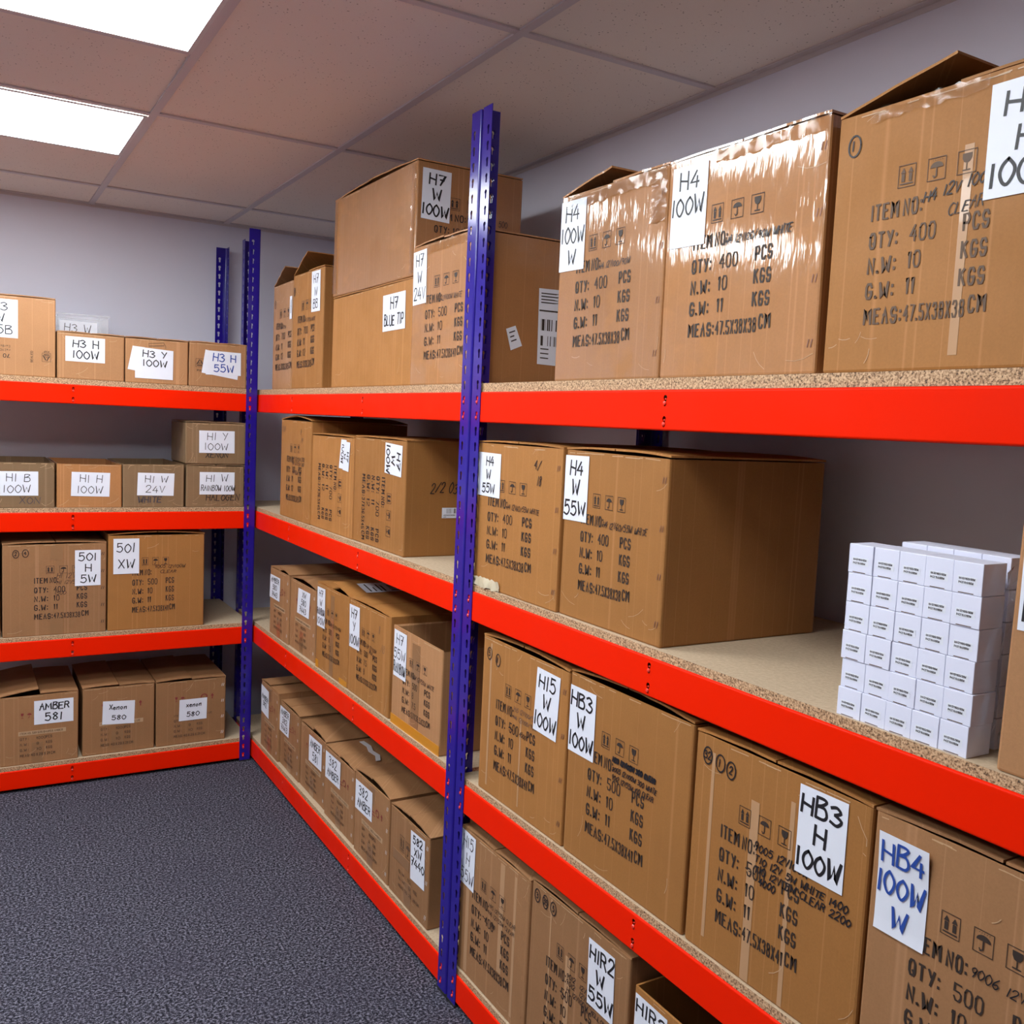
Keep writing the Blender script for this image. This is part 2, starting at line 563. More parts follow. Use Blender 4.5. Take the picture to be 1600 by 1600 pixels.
def icon(bm, kind, a, b, w, h, put, mi, frame=True):
    """shipping symbols, centre (a,b)"""
    P = lambda x, y: put(a + x * w / 2, b + y * h / 2)
    if frame:
        t = 0.07
        for q in (((-1, -1), (1, -1), (1, -1 + t), (-1, -1 + t)), ((-1, 1 - t), (1, 1 - t), (1, 1), (-1, 1)),
                  ((-1, -1), (-1 + t, -1), (-1 + t, 1), (-1, 1)), ((1 - t, -1), (1, -1), (1, 1), (1 - t, 1))):
            add_poly(bm, [P(*p) for p in q], mi)
    if kind == 'up':
        for sx in (-0.42, 0.42):
            add_poly(bm, [P(sx - 0.19, -0.5), P(sx + 0.19, -0.5), P(sx + 0.19, 0.2), P(sx - 0.19, 0.2)], mi)
            add_poly(bm, [P(sx - 0.3, 0.25), P(sx + 0.3, 0.25), P(sx, 0.75)], mi)
        add_poly(bm, [P(-0.75, -0.75), P(0.75, -0.75), P(0.75, -0.62), P(-0.75, -0.62)], mi)
    elif kind == 'rain':
        arc = [P(0.72 * math.cos(t * math.pi / 8), 0.12 + 0.5 * math.sin(t * math.pi / 8)) for t in range(9)]
        add_poly(bm, arc, mi)
        ribbon(bm, [(a, b + 0.1 * h / 2), (a, b - 0.6 * h / 2), (a - 0.12 * w, b - 0.72 * h / 2), (a - 0.17 * w, b - 0.55 * h / 2)], 0.035 * w, put, mi)
        for k in range(5):
            x = -0.5 + k * 0.25
            add_poly(bm, [P(x, 0.72), P(x + 0.06, 0.72), P(x + 0.1, 0.82), P(x + 0.04, 0.82)], mi)
    elif kind == 'glass':
        add_poly(bm, [P(-0.5, 0.72), P(-0.48, 0.3), P(-0.3, 0.0), P(0, -0.1), P(0.3, 0.0), P(0.48, 0.3), P(0.5, 0.72)][::-1], mi)
        add_poly(bm, [P(-0.06, -0.1), P(0.06, -0.1), P(0.06, -0.62), P(-0.06, -0.62)], mi)
        add_poly(bm, [P(-0.42, -0.74), P(0.42, -0.74), P(0.42, -0.62), P(-0.42, -0.62)], mi)
    elif kind == 'arrow':
        add_poly(bm, [P(-0.25, -0.8), P(0.25, -0.8), P(0.25, 0.1), P(-0.25, 0.1)], mi)
        add_poly(bm, [P(-0.8, 0.1), P(0.8, 0.1), P(0, 0.9)], mi)
    elif kind == 'loop':
        ribbon(bm, [(a - 0.45 * w, b - 0.1 * h)] + [(a + 0.42 * w * math.cos(math.radians(t)), b + 0.05 * h + 0.38 * h * math.sin(math.radians(t))) for t in range(170, -60, -25)], 0.07 * w, put, mi)
        add_poly(bm, [P(-0.6, -0.8), P(0.9, -0.8), P(0.9, -0.6), P(-0.6, -0.6)], mi)
    elif kind == 'recycle':
        tri = [(0, 0.9), (-0.85, -0.6), (0.85, -0.6)]
        for i in range(3):
            p, q = tri[i], tri[(i + 1) % 3]
            l = [(a + (p[0] + (q[0] - p[0]) * t) * w / 2, b + (p[1] + (q[1] - p[1]) * t) * h / 2) for t in (0.12, 0.72)]
            ribbon(bm, l, 0.05 * w, put, mi)
            e = (p[0] + (q[0] - p[0]) * 0.9, p[1] + (q[1] - p[1]) * 0.9)
            m_ = (p[0] + (q[0] - p[0]) * 0.68, p[1] + (q[1] - p[1]) * 0.68)
            nx, ny = -(q[1] - p[1]) * 0.1, (q[0] - p[0]) * 0.1
            add_poly(bm, [P(*e), P(m_[0] + nx, m_[1] + ny), P(m_[0] - nx, m_[1] - ny)], mi)

def barcode(bm, a0, a1, b0, b1, put, mi, rnd, n=26):
    x = a0
    st = (a1 - a0) / n
    for k in range(n):
        if rnd.random() < 0.62:
            w = st * rnd.choice((0.4, 0.7, 1.0))
            add_poly(bm, [put(x, b0), put(x + w, b0), put(x + w, b1), put(x, b1)], mi)
        x += st

# ------------------------------------------------------------------ room
XW, YW, HC = 0.622, 2.66, 2.516
XL, YN = -3.4, -3.45
bm = bmesh.new(); add_box(bm, XL - 0.1, YN - 0.1, -0.12, XW + 0.1, YW + 0.1, 0.0); struct('floor', bm, M['carpet'])
bm = bmesh.new(); add_box(bm, XL - 0.1, YN - 0.1, HC, XW + 0.1, YW + 0.1, HC + 0.1); struct('ceiling', bm, M['tile'])
bm = bmesh.new(); add_box(bm, XW, YN - 0.1, 0, XW + 0.1, YW + 0.1, HC); struct('wall_right', bm, M['wall'])
bm = bmesh.new(); add_box(bm, XL, YW, 0, XW, YW + 0.1, HC); struct('wall_back', bm, M['wall'])
bm = bmesh.new(); add_box(bm, XL - 0.1, YN - 0.1, 0, XL, YW + 0.1, HC); struct('wall_left', bm, M['wall_dim'])
bm = bmesh.new(); add_box(bm, XL, YN - 0.1, 0, XW, YN, HC); struct('wall_front', bm, M['wall_dim'])
# suspended-ceiling T bars (24 mm face)
bm = bmesh.new()
g = 0.012
xs = [-3.012, -2.412, -1.812, -1.212, -0.612, 0.0]
for x in xs:
    add_box(bm, x - g, YN, HC - 0.006, x + g, YW, HC - 0.0005)
ys_long = [-2.58, -1.38, -0.18, 1.045, 2.24]
ys_short = [y for y in (-3.18, -2.58, -1.98, -1.38, -0.78, -0.18, 0.45, 1.065, 1.65, 2.24)]
cols = [XL] + xs + [XW]
for i in range(len(cols) - 1):
    ys = ys_short if min(abs(cols[i] + 1.212), abs(cols[i] + 2.412)) < 0.01 else ys_long
    for y in ys:
        add_box(bm, cols[i] + g, y - g, HC - 0.0055, cols[i + 1] - g, y + g, HC - 0.0005)
struct('trim_1', bm, M['tgrid'])
bm = bmesh.new(); add_box(bm, XW - 0.022, YN, HC - 0.004, XW, YW, HC - 0.0005); add_box(bm, XW - 0.0015, YN, HC - 0.016, XW, YW, HC - 0.004); struct('trim_2', bm, M['tgrid'])
bm = bmesh.new(); add_box(bm, XL, YW - 0.022, HC - 0.004, XW - 0.023, YW, HC - 0.0005); add_box(bm, XL, YW - 0.0015, HC - 0.016, XW - 0.023, YW, HC - 0.004); struct('trim_3', bm, M['tgrid'])

# LED panels left of the racks; last four are unseen, added for brightness
PANELS = [(-0.912, 1.065, 1.65, 'bright square ceiling light panel nearer the back wall'),
          (-0.912, -0.18, 0.45, 'bright square ceiling light panel cut off by the top of the photo'),
          (-0.912, -1.38, -0.78, 'added unseen ceiling light panel nearest above the camera'),
          (-2.112, 1.065, 1.65, 'added unseen ceiling light panel at far left, nearest the back wall'),
          (-2.112, -0.18, 0.45, 'added unseen ceiling light panel at far left, second from the back wall'),
          (-2.112, -1.38, -0.78, 'added unseen ceiling light panel at far left, farthest from the back wall')]
for px_, y0, y1, lab in PANELS:
    t = thing('ceiling_light', lab, 'ceiling light', (px_, (y0 + y1) / 2, HC - 0.0065), 0, 'ceiling light panels')
    hx, hy = 0.286, (y1 - y0) / 2 - 0.013
    bm = bmesh.new()
    fr = 0.012
    for b_ in ((-hx, -hy, hx, -hy + fr), (-hx, hy - fr, hx, hy), (-hx, -hy + fr, -hx + fr, hy - fr), (hx - fr, -hy + fr, hx, hy - fr)):
        add_box(bm, b_[0], b_[1], -0.0032, b_[2], b_[3], 0.0)
    link_mesh('light_frame', bm, M['white_metal'], t)
    bm = bmesh.new()
    add_box(bm, -hx + fr, -hy + fr, -0.003, hx - fr, hy - fr, 0.0)
    link_mesh('diffuser', bm, M['led'], t)

# ------------------------------------------------------------------ racking
ZT = [1.6691, 1.1497, 0.6252, 0.0912]
BH = 0.0775
SH = [1.6916, 1.1677, 0.6432, 0.1092]
POST_H = 2.385
FW = 0.0505
anchors = [z - 0.0195 for z in ZT]
hole_z = []
for i in range(3):
    hi, lo = anchors[i], anchors[i + 1]
    hole_z += [hi - (hi - lo) * k / 13 for k in range(13)]
hole_z += [anchors[3], anchors[3] - 0.04]
z = anchors[0] + 0.0399
while z < POST_H - 0.02:
    hole_z.append(z); z += 0.0399
hole_z.sort()
_up_cache = {}
def upright_mesh(sx, sy, H=POST_H):
    key = (sx, sy, H)
    if key in _up_cache:
        return _up_cache[key]
    bm = bmesh.new()
    t, rc = 0.002, 0.006
    hz_ = [q for q in hole_z if q < H - 0.015]
    zc = [0.006] + [(a + b) / 2 for a, b in zip(hz_[:-1], hz_[1:])] + [H]
    for k, hz in enumerate(hz_):
        z0, z1 = zc[k], zc[k + 1]
        hole = [keyhole(FW - 0.017, hz, 1.15)]
        plate_with_holes(bm, (rc, FW), (z0, z1), hole, lambda a, b, c: (sx * a, sy * c, b), t)
        plate_with_holes(bm, (rc, FW), (z0, z1), hole, lambda a, b, c: (sx * c, sy * a, b), t)
    n = 5
    for k in range(n):
        a0, a1 = math.pi / 2 * k / n, math.pi / 2 * (k + 1) / n
        p = []
        for r_ in (rc, rc - t):
            for an in (a0, a1):
                p.append((sx * (rc - r_ * math.cos(an)), sy * (rc - r_ * math.sin(an))))
        for q in ((p[0], p[1]), (p[2], p[3])):
            add_poly(bm, [(q[0][0], q[0][1], 0.006), (q[1][0], q[1][1], 0.006), (q[1][0], q[1][1], H), (q[0][0], q[0][1], H)])
    bmesh.ops.remove_doubles(bm, verts=bm.verts, dist=1e-5)
    bmesh.ops.recalc_face_normals(bm, faces=bm.faces)
    me = bpy.data.meshes.new('upright')
    bm.to_mesh(me); bm.free()
    me.materials.append(M['blue'])
    _up_cache[key] = me
    return me

def foot_mesh(bm, sx, sy):
    def bx_(a0, b0, a1, b1, z0, z1):
        add_box(bm, min(sx * a0, sx * a1), min(sy * b0, sy * b1), z0, max(sx * a0, sx * a1), max(sy * b0, sy * b1), z1)
    bx_(-0.002, -0.002, FW + 0.002, 0.006, 0, 0.0055)
    bx_(-0.002, 0.006, 0.006, FW + 0.002, 0, 0.0055)

def beam(name, root, length, zt, cross, end_rivets=True):
    """beam along local +x from 0..length, outer face toward local -y at y=0.0025; cross = rivet positions along it"""
    bm = bmesh.new()
    y0, y1 = 0.0027, 0.034
    zb = zt - BH
    holes = [keyhole(c, zt - 0.0195 - k * 0.040, 1.05) for c in cross for k in (0, 1)]
    x0, x1 = 0.008, length - 0.008
    rr = 0.004
    plate_with_holes(bm, (x0, x1), (zb + rr, zt - rr), holes, lambda a, b, c: (a, y0 + c, b), 0.0016)
    # rounded top and bottom lips, top ledge and bottom return
    def sweep(prof):
        for p, q in zip(prof[:-1], prof[1:]):
            add_poly(bm, [(x0, p[0], p[1]), (x1, p[0], p[1]), (x1, q[0], q[1]), (x0, q[0], q[1])])
    arc = [(y0 + rr - rr * math.cos(k * math.pi / 8), zt - rr + rr * math.sin(k * math.pi / 8)) for k in range(5)]
    sweep(arc + [(y1, zt), (y1, zt - 0.0016), (y0 + rr, zt - 0.0016)])
    arc = [(y0 + rr - rr * math.cos(k * math.pi / 8), zb + rr - rr * math.sin(k * math.pi / 8)) for k in range(5)]
    sweep(arc + [(y1 - 0.012, zb), (y1 - 0.012, zb + 0.0016), (y0 + rr, zb + 0.0016)])
    # end plates
    for xe in (x0, x1 - 0.002):
        add_box(bm, xe, y0 + 0.0016, zb + 0.001, xe + 0.002, y1 - 0.002, zt - 0.002)
    bmesh.ops.remove_doubles(bm, verts=bm.verts, dist=1e-5)
    bmesh.ops.recalc_face_normals(bm, faces=bm.faces)
    o = link_mesh(name, bm, M['orange'], root)
    pos = []
    if end_rivets:
        pos += [(FW - 0.017, -0.0), (length - FW + 0.017, -0.0)]
    pos += [(c, 0.0022) for c in cross]
    for px, py in pos:
        for k in (0, 1):
            rb = bmesh.new()
            zc = zt - 0.0195 - k * 0.040
            add_cyl(rb, (px, py + 0.0035, zc - 0.006), (0, -1, 0), 0.0024, 0.0035, 10)
            add_cyl(rb, (px, py + 0.0003, zc - 0.006), (0, -1, 0), 0.0043, 0.0012, 12, 0, 0.0018)
            add_cyl(rb, (px, py + 0.003, zc + 0.002), (0, -1, 0), 0.0018, 0.002, 8)
            link_mesh('rivet', rb, M['rivet'], o, smooth=False)
    return o

def rack(label, loc, rz, length, depth, cross, rear_h=POST_H):
    """local frame: front face y=0 (outward -y), x from 0..length, depth +y"""
    root = thing('shelving_rack', label, 'shelving', loc, rz, 'boltless shelving racks')
    for cx_, cyy, sx, sy in ((0, 0, 1, 1), (length, 0, -1, 1), (0, depth, 1, -1), (length, depth, -1, -1)):
        u = bpy.data.objects.new('upright', upright_mesh(sx, sy, rear_h if cyy else POST_H))
        COL.objects.link(u); u.parent = root; u.location = (cx_, cyy, 0)
        fb = bmesh.new(); foot_mesh(fb, sx, sy)
        link_mesh('foot', fb, M['rubber'], u)
    for i, zt in enumerate(ZT):
        f = beam('beam', root, length, zt, cross)
        b_ = beam('beam', root, length, zt, [], False)
        b_.location = (length, depth, 0); b_.rotation_euler = (0, 0, math.pi)
        for side in (0, 1):
            e = beam('side_beam', root, depth - 0.0, zt, [], False)
            if side == 0:
                e.rotation_euler = (0, 0, -math.pi / 2); e.location = (0, depth, 0)
            else:
                e.rotation_euler = (0, 0, math.pi / 2); e.location = (length, 0, 0)
        for c in cross:
            cb = bmesh.new()
            add_box(cb, c - 0.016, 0.036, zt - 0.062, c + 0.016, depth - 0.036, zt - 0.003)
            link_mesh('cross_bar', cb, M['orange'], root)
        sb = bmesh.new()
        th = SH[i] - zt - 0.0004
        add_box(sb, 0.009, 0.007, zt + 0.0004, length - 0.009, depth - 0.007, SH[i])
        so = link_mesh('shelf_board', sb, M['chip'], root)
    return root

DEP = 0.606
rack('tall blue and orange shelving rack along the back wall', (-1.503, 2.008, 0), 0, 1.5, DEP, [0.755])
rack('far blue and orange shelving rack along the right wall, beside the corner', (0, 2.335, 0), -math.pi / 2, 2.332, DEP, [0.805, 1.568], 2.29)
rack('nearest blue and orange shelving rack along the right wall', (0, -0.003, 0), -math.pi / 2, 2.295, DEP, [0.783], 2.29)

# ------------------------------------------------------------------ cardboard boxes
def face_put(face, w, off):
    if face == 'F':
        return lambda a, b: (a, -off, b)
    return lambda a, b: (w + off, a, b)

def num_w(num, L, m_):
    return text_units(num) * 0.50 * L * (m_ / 0.19)

def print_std(bm, P, w, h, U, qty, nw, gw, meas, mi, rnd):
    """shipping marks printed on the carton: three symbols and five lines"""
    a0, a1 = U[0] * w, U[1] * w
    m_ = a1 - a0
    L = 0.064 * h
    iw, ih = 0.072 * w * (m_ / w / 0.46), 0.082 * h
    for k, rel in (('up', 0.31), ('rain', 0.57), ('glass', 0.82)):
        icon(bm, k, a0 + rel * m_, 0.72 * h, iw, ih, P, mi)
    X = lambda r: a0 + r * m_
    print_text(bm, 'ITEM NO:', X(0), X(0.47), 0.605 * h, L, P, mi)
    for s, num, unit, v in (('QTY:', qty, 'PCS', 0.50), ('N.W:', nw, 'KGS', 0.405), ('G.W:', gw, 'KGS', 0.31)):
        print_text(bm, s, X(0.0), X(0.27), v * h, L, P, mi)
        print_text(bm, num, X(0.38), X(0.38) + num_w(num, L, m_), (v + 0.005) * h, L, P, mi, 0)
        print_text(bm, unit, X(0.83), X(1.04), (v + 0.012) * h, L, P, mi)
    num_ = meas.split(':')[1][:-2]
    print_text(bm, 'MEAS:', X(0), X(0.36), 0.212 * h, L, P, mi)
    print_text(bm, num_, X(0.38), X(0.90), 0.214 * h, L * 0.98, P, mi, 0)
    print_text(bm, 'CM', X(0.925), X(1.07), 0.226 * h, L, P, mi)

def print_red(bm, P, w, h, item, qty, nw, gw, meas, ink, red, rnd):
    for k, u, fw in (('glass', 0.28, 0.07), ('rain', 0.37, 0.08), ('loop', 0.68, 0.10), ('arrow', 0.80, 0.06)):
        icon(bm, k, u * w, 0.715 * h, fw * w, 0.10 * h, P, red, False)
    for v, u0, u1 in ((0.69, 0.45, 0.6), (0.655, 0.42, 0.62)):
        add_poly(bm, [P(u0 * w, v * h), P(u1 * w, v * h), P(u1 * w, (v + 0.012) * h), P(u0 * w, (v + 0.012) * h)], red)
    X = lambda r: r * w
    print_text(bm, item, X(0.25), X(0.80), 0.455 * h, 0.032 * h, P, ink)
    for s, num, unit, v in (('QTY :', qty, 'PCS', 0.375), ('N.W :', nw, 'KGS', 0.295), ('G.W :', gw, 'KGS', 0.215)):
        print_text(bm, s, X(0.25), X(0.36), v * h, 0.042 * h, P, ink)
        print_text(bm, num, X(0.46), X(0.46 + 0.03 * len(num)), v * h, 0.042 * h, P, ink)
        print_text(bm, unit, X(0.58), X(0.66), (v + 0.005) * h, 0.042 * h, P, ink)
    print_text(bm, meas, X(0.25), X(0.70), 0.135 * h, 0.042 * h, P, ink)

def make_label(root, face, w, quad, lines, rnd, ink='marker', hw=0.0018, rot=False, wave=0.0, name='paper_label', off=0.0016, extra=None):
    """paper stuck on a face: quad = tl,tr,br,bl in face metres; lines written in unit space"""
    tl, tr, br, bl = quad
    if rot:                                           # text runs downwards
        tl, tr, br, bl = tr, br, bl, tl
    def unit(s, t):                                   # s right, t up in text space
        a = [(tl[i] * t + bl[i] * (1 - t)) * (1 - s) + (tr[i] * t + br[i] * (1 - t)) * s for i in (0, 1)]
        o = off + wave * max(0.0, (abs(t - 0.35) - 0.25)) * (0.6 + s * 0.4) * 2
        return a, o
    def put3(s, t, lift):
        a, o = unit(s, t)
        return face_put(face, w, o + lift)(*a)
    bm = bmesh.new()
    n = 16 if wave else 6
    gr = [[bm.verts.new(put3(i / n, j / n, 0)) for i in range(n + 1)] for j in range(n + 1)]
    for j in range(n):
        for i in range(n):
            bm.faces.new((gr[j][i], gr[j][i + 1], gr[j + 1][i + 1], gr[j + 1][i]))
    W = math.dist(tl, tr); H = math.dist(tl, bl)
    nl = len(lines)
    for k, ln in enumerate(lines):
        # work in metres then map to unit space
        if isinstance(ln, str):
            ln = (ln,)
        txt = ln[0]
        if not txt.strip():
            continue
        cellh = H / (nl + 0.25)
        chh = (ln[1] if len(ln) > 1 else 0.68) * cellh
        units = sum(0.55 if c in '1Ii.:' else 0.75 if c == ' ' else 1.25 if c in 'WM' else 1.0 for c in txt) - 0.2
        cw = min(0.92 * W / units, 1.0 * chh, 0.30 * W if W < H else 0.185 * W)
        if len(ln) > 2:
            cw = ln[2] * W / units
        a0 = (W - cw * units) / 2 + rnd.uniform(-0.03, 0.03) * W
        b0 = H - 0.12 * cellh - (k + 1) * cellh + (cellh - chh) * 0.55
        pm = lambda a, b: put3(a / W, b / H, 0.0015 if wave else 0.0004)
        write(bm, txt, a0, b0, cw, chh, hw, pm, 1, rnd, 0.05, 0.05)
    if extra:
        extra(bm, lambda a, b: put3(a, b, 0.0004))
    return link_mesh(name, bm, [M['paper'], M[ink], M['marker_grey'], M['ink']], root)

def strip(root, face, w, a0, a1, b0, b1, mat='tape', off=0.0007, name='packing_tape', skew=0.0):
    bm = bmesh.new()
    P = face_put(face, w, off)
    Q = face_put(face, w, 0.0001)
    lo = [P(a0, b0), P(a1, b0 + skew), P(a1, b1), P(a0, b1)]
    li = [Q(a0, b0), Q(a1, b0 + skew), Q(a1, b1), Q(a0, b1)]
    v = [bm.verts.new(p) for p in lo + li]
    for q in ((0, 1, 2, 3), (7, 6, 5, 4), (0, 4, 5, 1), (1, 5, 6, 2), (2, 6, 7, 3), (3, 7, 4, 0)):
        bm.faces.new([v[i] for i in q])
    return link_mesh(name, bm, M[mat], root)

def carton(label, loc, rz, w, d, h, mat='kraft', flaps=(0, 0), marks=None, group=None, seed=0, lean=0.0, rim=0.0, name='cardboard_box'):
    """open-topped shell with thickness; flaps=(left,right) lift in degrees, None = no flap.
    marks(bm) draws the printing on the shell."""
    rnd = random.Random(seed)
    root = thing(name, label, 'box', loc, rz, group)
    bm = bmesh.new()
    add_box(bm, 0, 0, 0, w, d, h)
    bm.verts.ensure_lookup_table()
    es = [e for e in bm.edges if not (e.verts[0].co.z > h - 1e-6 and e.verts[1].co.z > h - 1e-6)]
    bmesh.ops.bevel(bm, geom=es, offset=0.0045, segments=2, affect='EDGES', profile=0.5)
    top = [f for f in bm.faces if all(v.co.z > h - 1e-4 for v in f.verts)]
    bmesh.ops.delete(bm, geom=top, context='FACES')
    bmesh.ops.recalc_face_normals(bm, faces=bm.faces)
    bmesh.ops.solidify(bm, geom=bm.faces[:], thickness=0.0045)
    # worn top corners
    dx = [rnd.uniform(-0.003, 0.003) for _ in range(2)]
    dz = [rnd.uniform(-0.003, 0.001) for _ in range(2)]
    for v in bm.verts:
        k = v.co.z / h
        s = 0 if v.co.x < w / 2 else 1
        v.co.x += k * (dx[s] * 0.6 + lean)
        if k > 0.9:
            v.co.z += dz[s]
            if rim:
                v.co.z += rnd.uniform(-rim, rim * 0.3)
    if marks:
        marks(bm, rnd)
    rc_ = random.Random(seed * 7 + 1)
    for _ in range(rc_.randint(5, 9)):
        a = rc_.choice((rc_.uniform(0.02, 0.2), rc_.uniform(0.8, 0.98), rc_.uniform(0.1, 0.9))) * w
        b = rc_.choice((rc_.uniform(0.03, 0.15), rc_.uniform(0.8, 0.97))) * h
        an = rc_.uniform(-1.2, 1.2)
        ln = rc_.uniform(0.015, 0.06)
        pts = [(min(max(a + math.cos(an + k * 0.12) * ln * k / 3, 0.006), w - 0.006), min(max(b + math.sin(an + k * 0.12) * ln * k / 3, 0.008), h - 0.008)) for k in range(4)]
        ribbon(bm, pts, rc_.uniform(0.0003, 0.0006), lambda p, q: (p, -0.0006, q), 7)
    for _ in range(rc_.randint(6, 11)):
        a = rc_.uniform(0.01, 0.9) * w
        ln = rc_.uniform(0.01, 0.05)
        ribbon(bm, [(a, h - 0.0045 - rc_.uniform(0, 0.002)), (min(a + ln, w - 0.006), h - 0.0045 - rc_.uniform(0, 0.002))], 0.0008, lambda p, q: (p, -0.0006, q), 7)
    link_mesh('box_body', bm, [M[mat], M['ink'], M['ink_faint'], M['ink_red'], M['marker'], M['paper_strip'], M['marker_grey'], M['crease']], root)
    for side, ang in ((0, flaps[0]), (1, flaps[1])):
        if ang is None:
            continue
        fb = bmesh.new()
        fl = w / 2 - 0.002
        if isinstance(ang, tuple):
            ang, fl = ang
        n = 6
        t = 0.004
        for (lo, hi) in ((0.0, fl),):
            vs_ = []
            for j in range(n + 1):
                x = lo + (hi - lo) * j / n
                zz = 0.004 * math.sin(math.pi * j / n) * (0.5 if ang < 15 else 1)
                e0 = rnd.uniform(0, 0.003) if 0 < j < n else 0
                vs_.append([(x, 0.001 + e0, zz), (x, d - 0.001, zz), (x, d - 0.001, zz + t), (x, 0.001 + e0, zz + t)])
            vv = [[fb.verts.new(p) for p in q] for q in vs_]
            for j in range(n):
                for k in range(4):
                    fb.faces.new((vv[j][k], vv[j + 1][k], vv[j + 1][(k + 1) % 4], vv[j][(k + 1) % 4]))
            fb.faces.new(vv[0]); fb.faces.new(vv[-1][::-1])
        bmesh.ops.recalc_face_normals(fb, faces=fb.faces)
        a = math.radians(ang)
        if side == 0:
            mt = Matrix.Translation((lean, 0, h + 0.0006)) @ Matrix.Rotation(-a, 4, 'Y')
        else:
            mt = Matrix.Translation((w + lean, 0, h + 0.0006)) @ Matrix.Rotation(a, 4, 'Y') @ Matrix.Diagonal((-1, 1, 1, 1))
        fb.transform(mt)
        bmesh.ops.recalc_face_normals(fb, faces=fb.faces)
        link_mesh('flap', fb, M[mat], root)
    return root, rnd

def staples(root, w, h, n, face='F', col='staple_dark'):
    for k in range(n):
        zc = h * (0.12 + 0.76 * k / max(1, n - 1))
        bm = bmesh.new()
        a = w - 0.020
        for dx in (0, 0.007):
            add_poly(bm, [(a + dx, -0.001, zc - 0.006), (a + dx + 0.0022, -0.001, zc - 0.006), (a + dx + 0.0052, -0.001, zc + 0.007), (a + dx + 0.003, -0.001, zc + 0.007)])
        link_mesh('staple', bm, M[col], root)

def crumple(root, face, w, a0, a1, b0, b1, amp=0.004, n=None, seed=1, mat='film'):
    """wrinkled clear packing tape lying on a face"""
    rn = random.Random(seed)
    na = max(2, int((a1 - a0) / 0.009)); nb = max(2, int((b1 - b0) / 0.009))
    bm = bmesh.new()
    gr = []
    for j in range(nb + 1):
        row = []
        for i in range(na + 1):
            ea = 0 if 0 < i < na else rn.uniform(-0.002, 0.002)
            eb = 0 if 0 < j < nb else rn.uniform(-0.003, 0.003)
            o = 0.0022 + rn.random() ** 2 * amp
            row.append(bm.verts.new(face_put(face, w, o)(a0 + (a1 - a0) * i / na + ea, b0 + (b1 - b0) * j / nb + eb)))
        gr.append(row)
    for j in range(nb):
        for i in range(na):
            bm.faces.new((gr[j][i], gr[j][i + 1], gr[j + 1][i + 1], gr[j + 1][i]))
    return link_mesh('clear_tape', bm, M[mat], root, smooth=True)

INK, FAINT, RED, MARK, STRIP_, WORN = 1, 2, 3, 4, 5, 6

def marks_std(w, h, U, qty='400', nw='10', gw='11', meas='MEAS:47.5X38X38CM', notes=(), ink=INK, rot=False, circles=(), extra=None):
    def f(bm, rnd):
        off = 0.0009
        if rot:
            P = lambda a, b: (b, -off, h - a)
            print_std(bm, P, h, w, U, qty, nw, gw, meas, ink, rnd)
        else:
            P = lambda a, b: (a, -off, b)
            print_std(bm, P, w, h, U, qty, nw, gw, meas, ink, rnd)
        for (txt, u, v, cw, ch, *r) in notes:
            write(bm, txt, u * w, v * h, cw * 0.68, ch * 0.74, (r[0] if r else 0.0011) * 0.72, lambda a, b: (a, -0.0013, b), r[1] if len(r) > 1 else MARK, rnd, 0.25, 0.08, r[2] if len(r) > 2 else 0.0)
        for (txt, u, v) in circles:
            rr_ = 0.013
            ring = [(u * w + rr_ * 0.85 * math.cos(t * math.pi / 8), v * h + rr_ * 1.2 * math.sin(t * math.pi / 8)) for t in range(17)]
            ribbon(bm, ring, 0.0013, lambda a, b: (a, -0.0012, b), MARK)
            write(bm, txt, u * w - 0.0045 * len(txt), v * h - 0.0065, 0.0095, 0.014, 0.0012, lambda a, b: (a, -0.0012, b), MARK, rnd)
        if extra:
            extra(bm, rnd)
    return f

def marks_red(w, h, item, qty='1000', nw='9', gw='10', meas='MEAS: 40 X 29 X 21 CM', strip_=True, notes=()):
    def f(bm, rnd):
        if strip_:
            add_poly(bm, [(0.23 * w, -0.0005, 0.425 * h), (0.84 * w, -0.0005, 0.425 * h), (0.84 * w, -0.0005, 0.485 * h), (0.23 * w, -0.0005, 0.485 * h)], STRIP_)
        print_red(bm, lambda a, b: (a, -0.0009, b), w, h, item, qty, nw, gw, meas, FAINT, RED, rnd)
    return f

RX = -math.pi / 2
def right_box(front, x0, lvl, zoff=0.0):
    return (front, -x0, SH[lvl] + zoff)

SEED = [10]
def RB(label, x0, w, lvl, h, d=0.475, front=0.012, group='', labs=(), zoff=0.0, **kw):
    SEED[0] += 1
    root, rnd = carton(label, right_box(front, x0, lvl, zoff), RX, w, d, h, seed=SEED[0], group=group, **kw)
    for lb in labs:
        make_label(root, 'F', w, lb[0], lb[1], rnd, **(lb[2] if len(lb) > 2 else {}))
    return root, rnd

def KB(label, x0, w, lvl, h, d=0.40, front=2.022, group='', labs=(), zoff=0.0, **kw):
    SEED[0] += 1
    root, rnd = carton(label, (x0, front, SH[lvl] + zoff), 0, w, d, h, seed=SEED[0], group=group, **kw)
    for lb in labs:
        make_label(root, 'F', w, lb[0], lb[1], rnd, **(lb[2] if len(lb) > 2 else {}))
    return root, rnd

def Q(u0, v1, u1, v0, sk=0.0, sx=0.0):
    return [(u0, v1), (u1, v1 + sk), (u1 + sx, v0 + sk), (u0 + sx, v0)]

M38 = 'MEAS:47.5X38X38CM'
M41 = 'MEAS:47.5X38X41CM'
M45 = 'MEAS:37X36.5X45CM'
M33 = 'MEAS:37X36.5X33CM'
U = (0.20, 0.66)

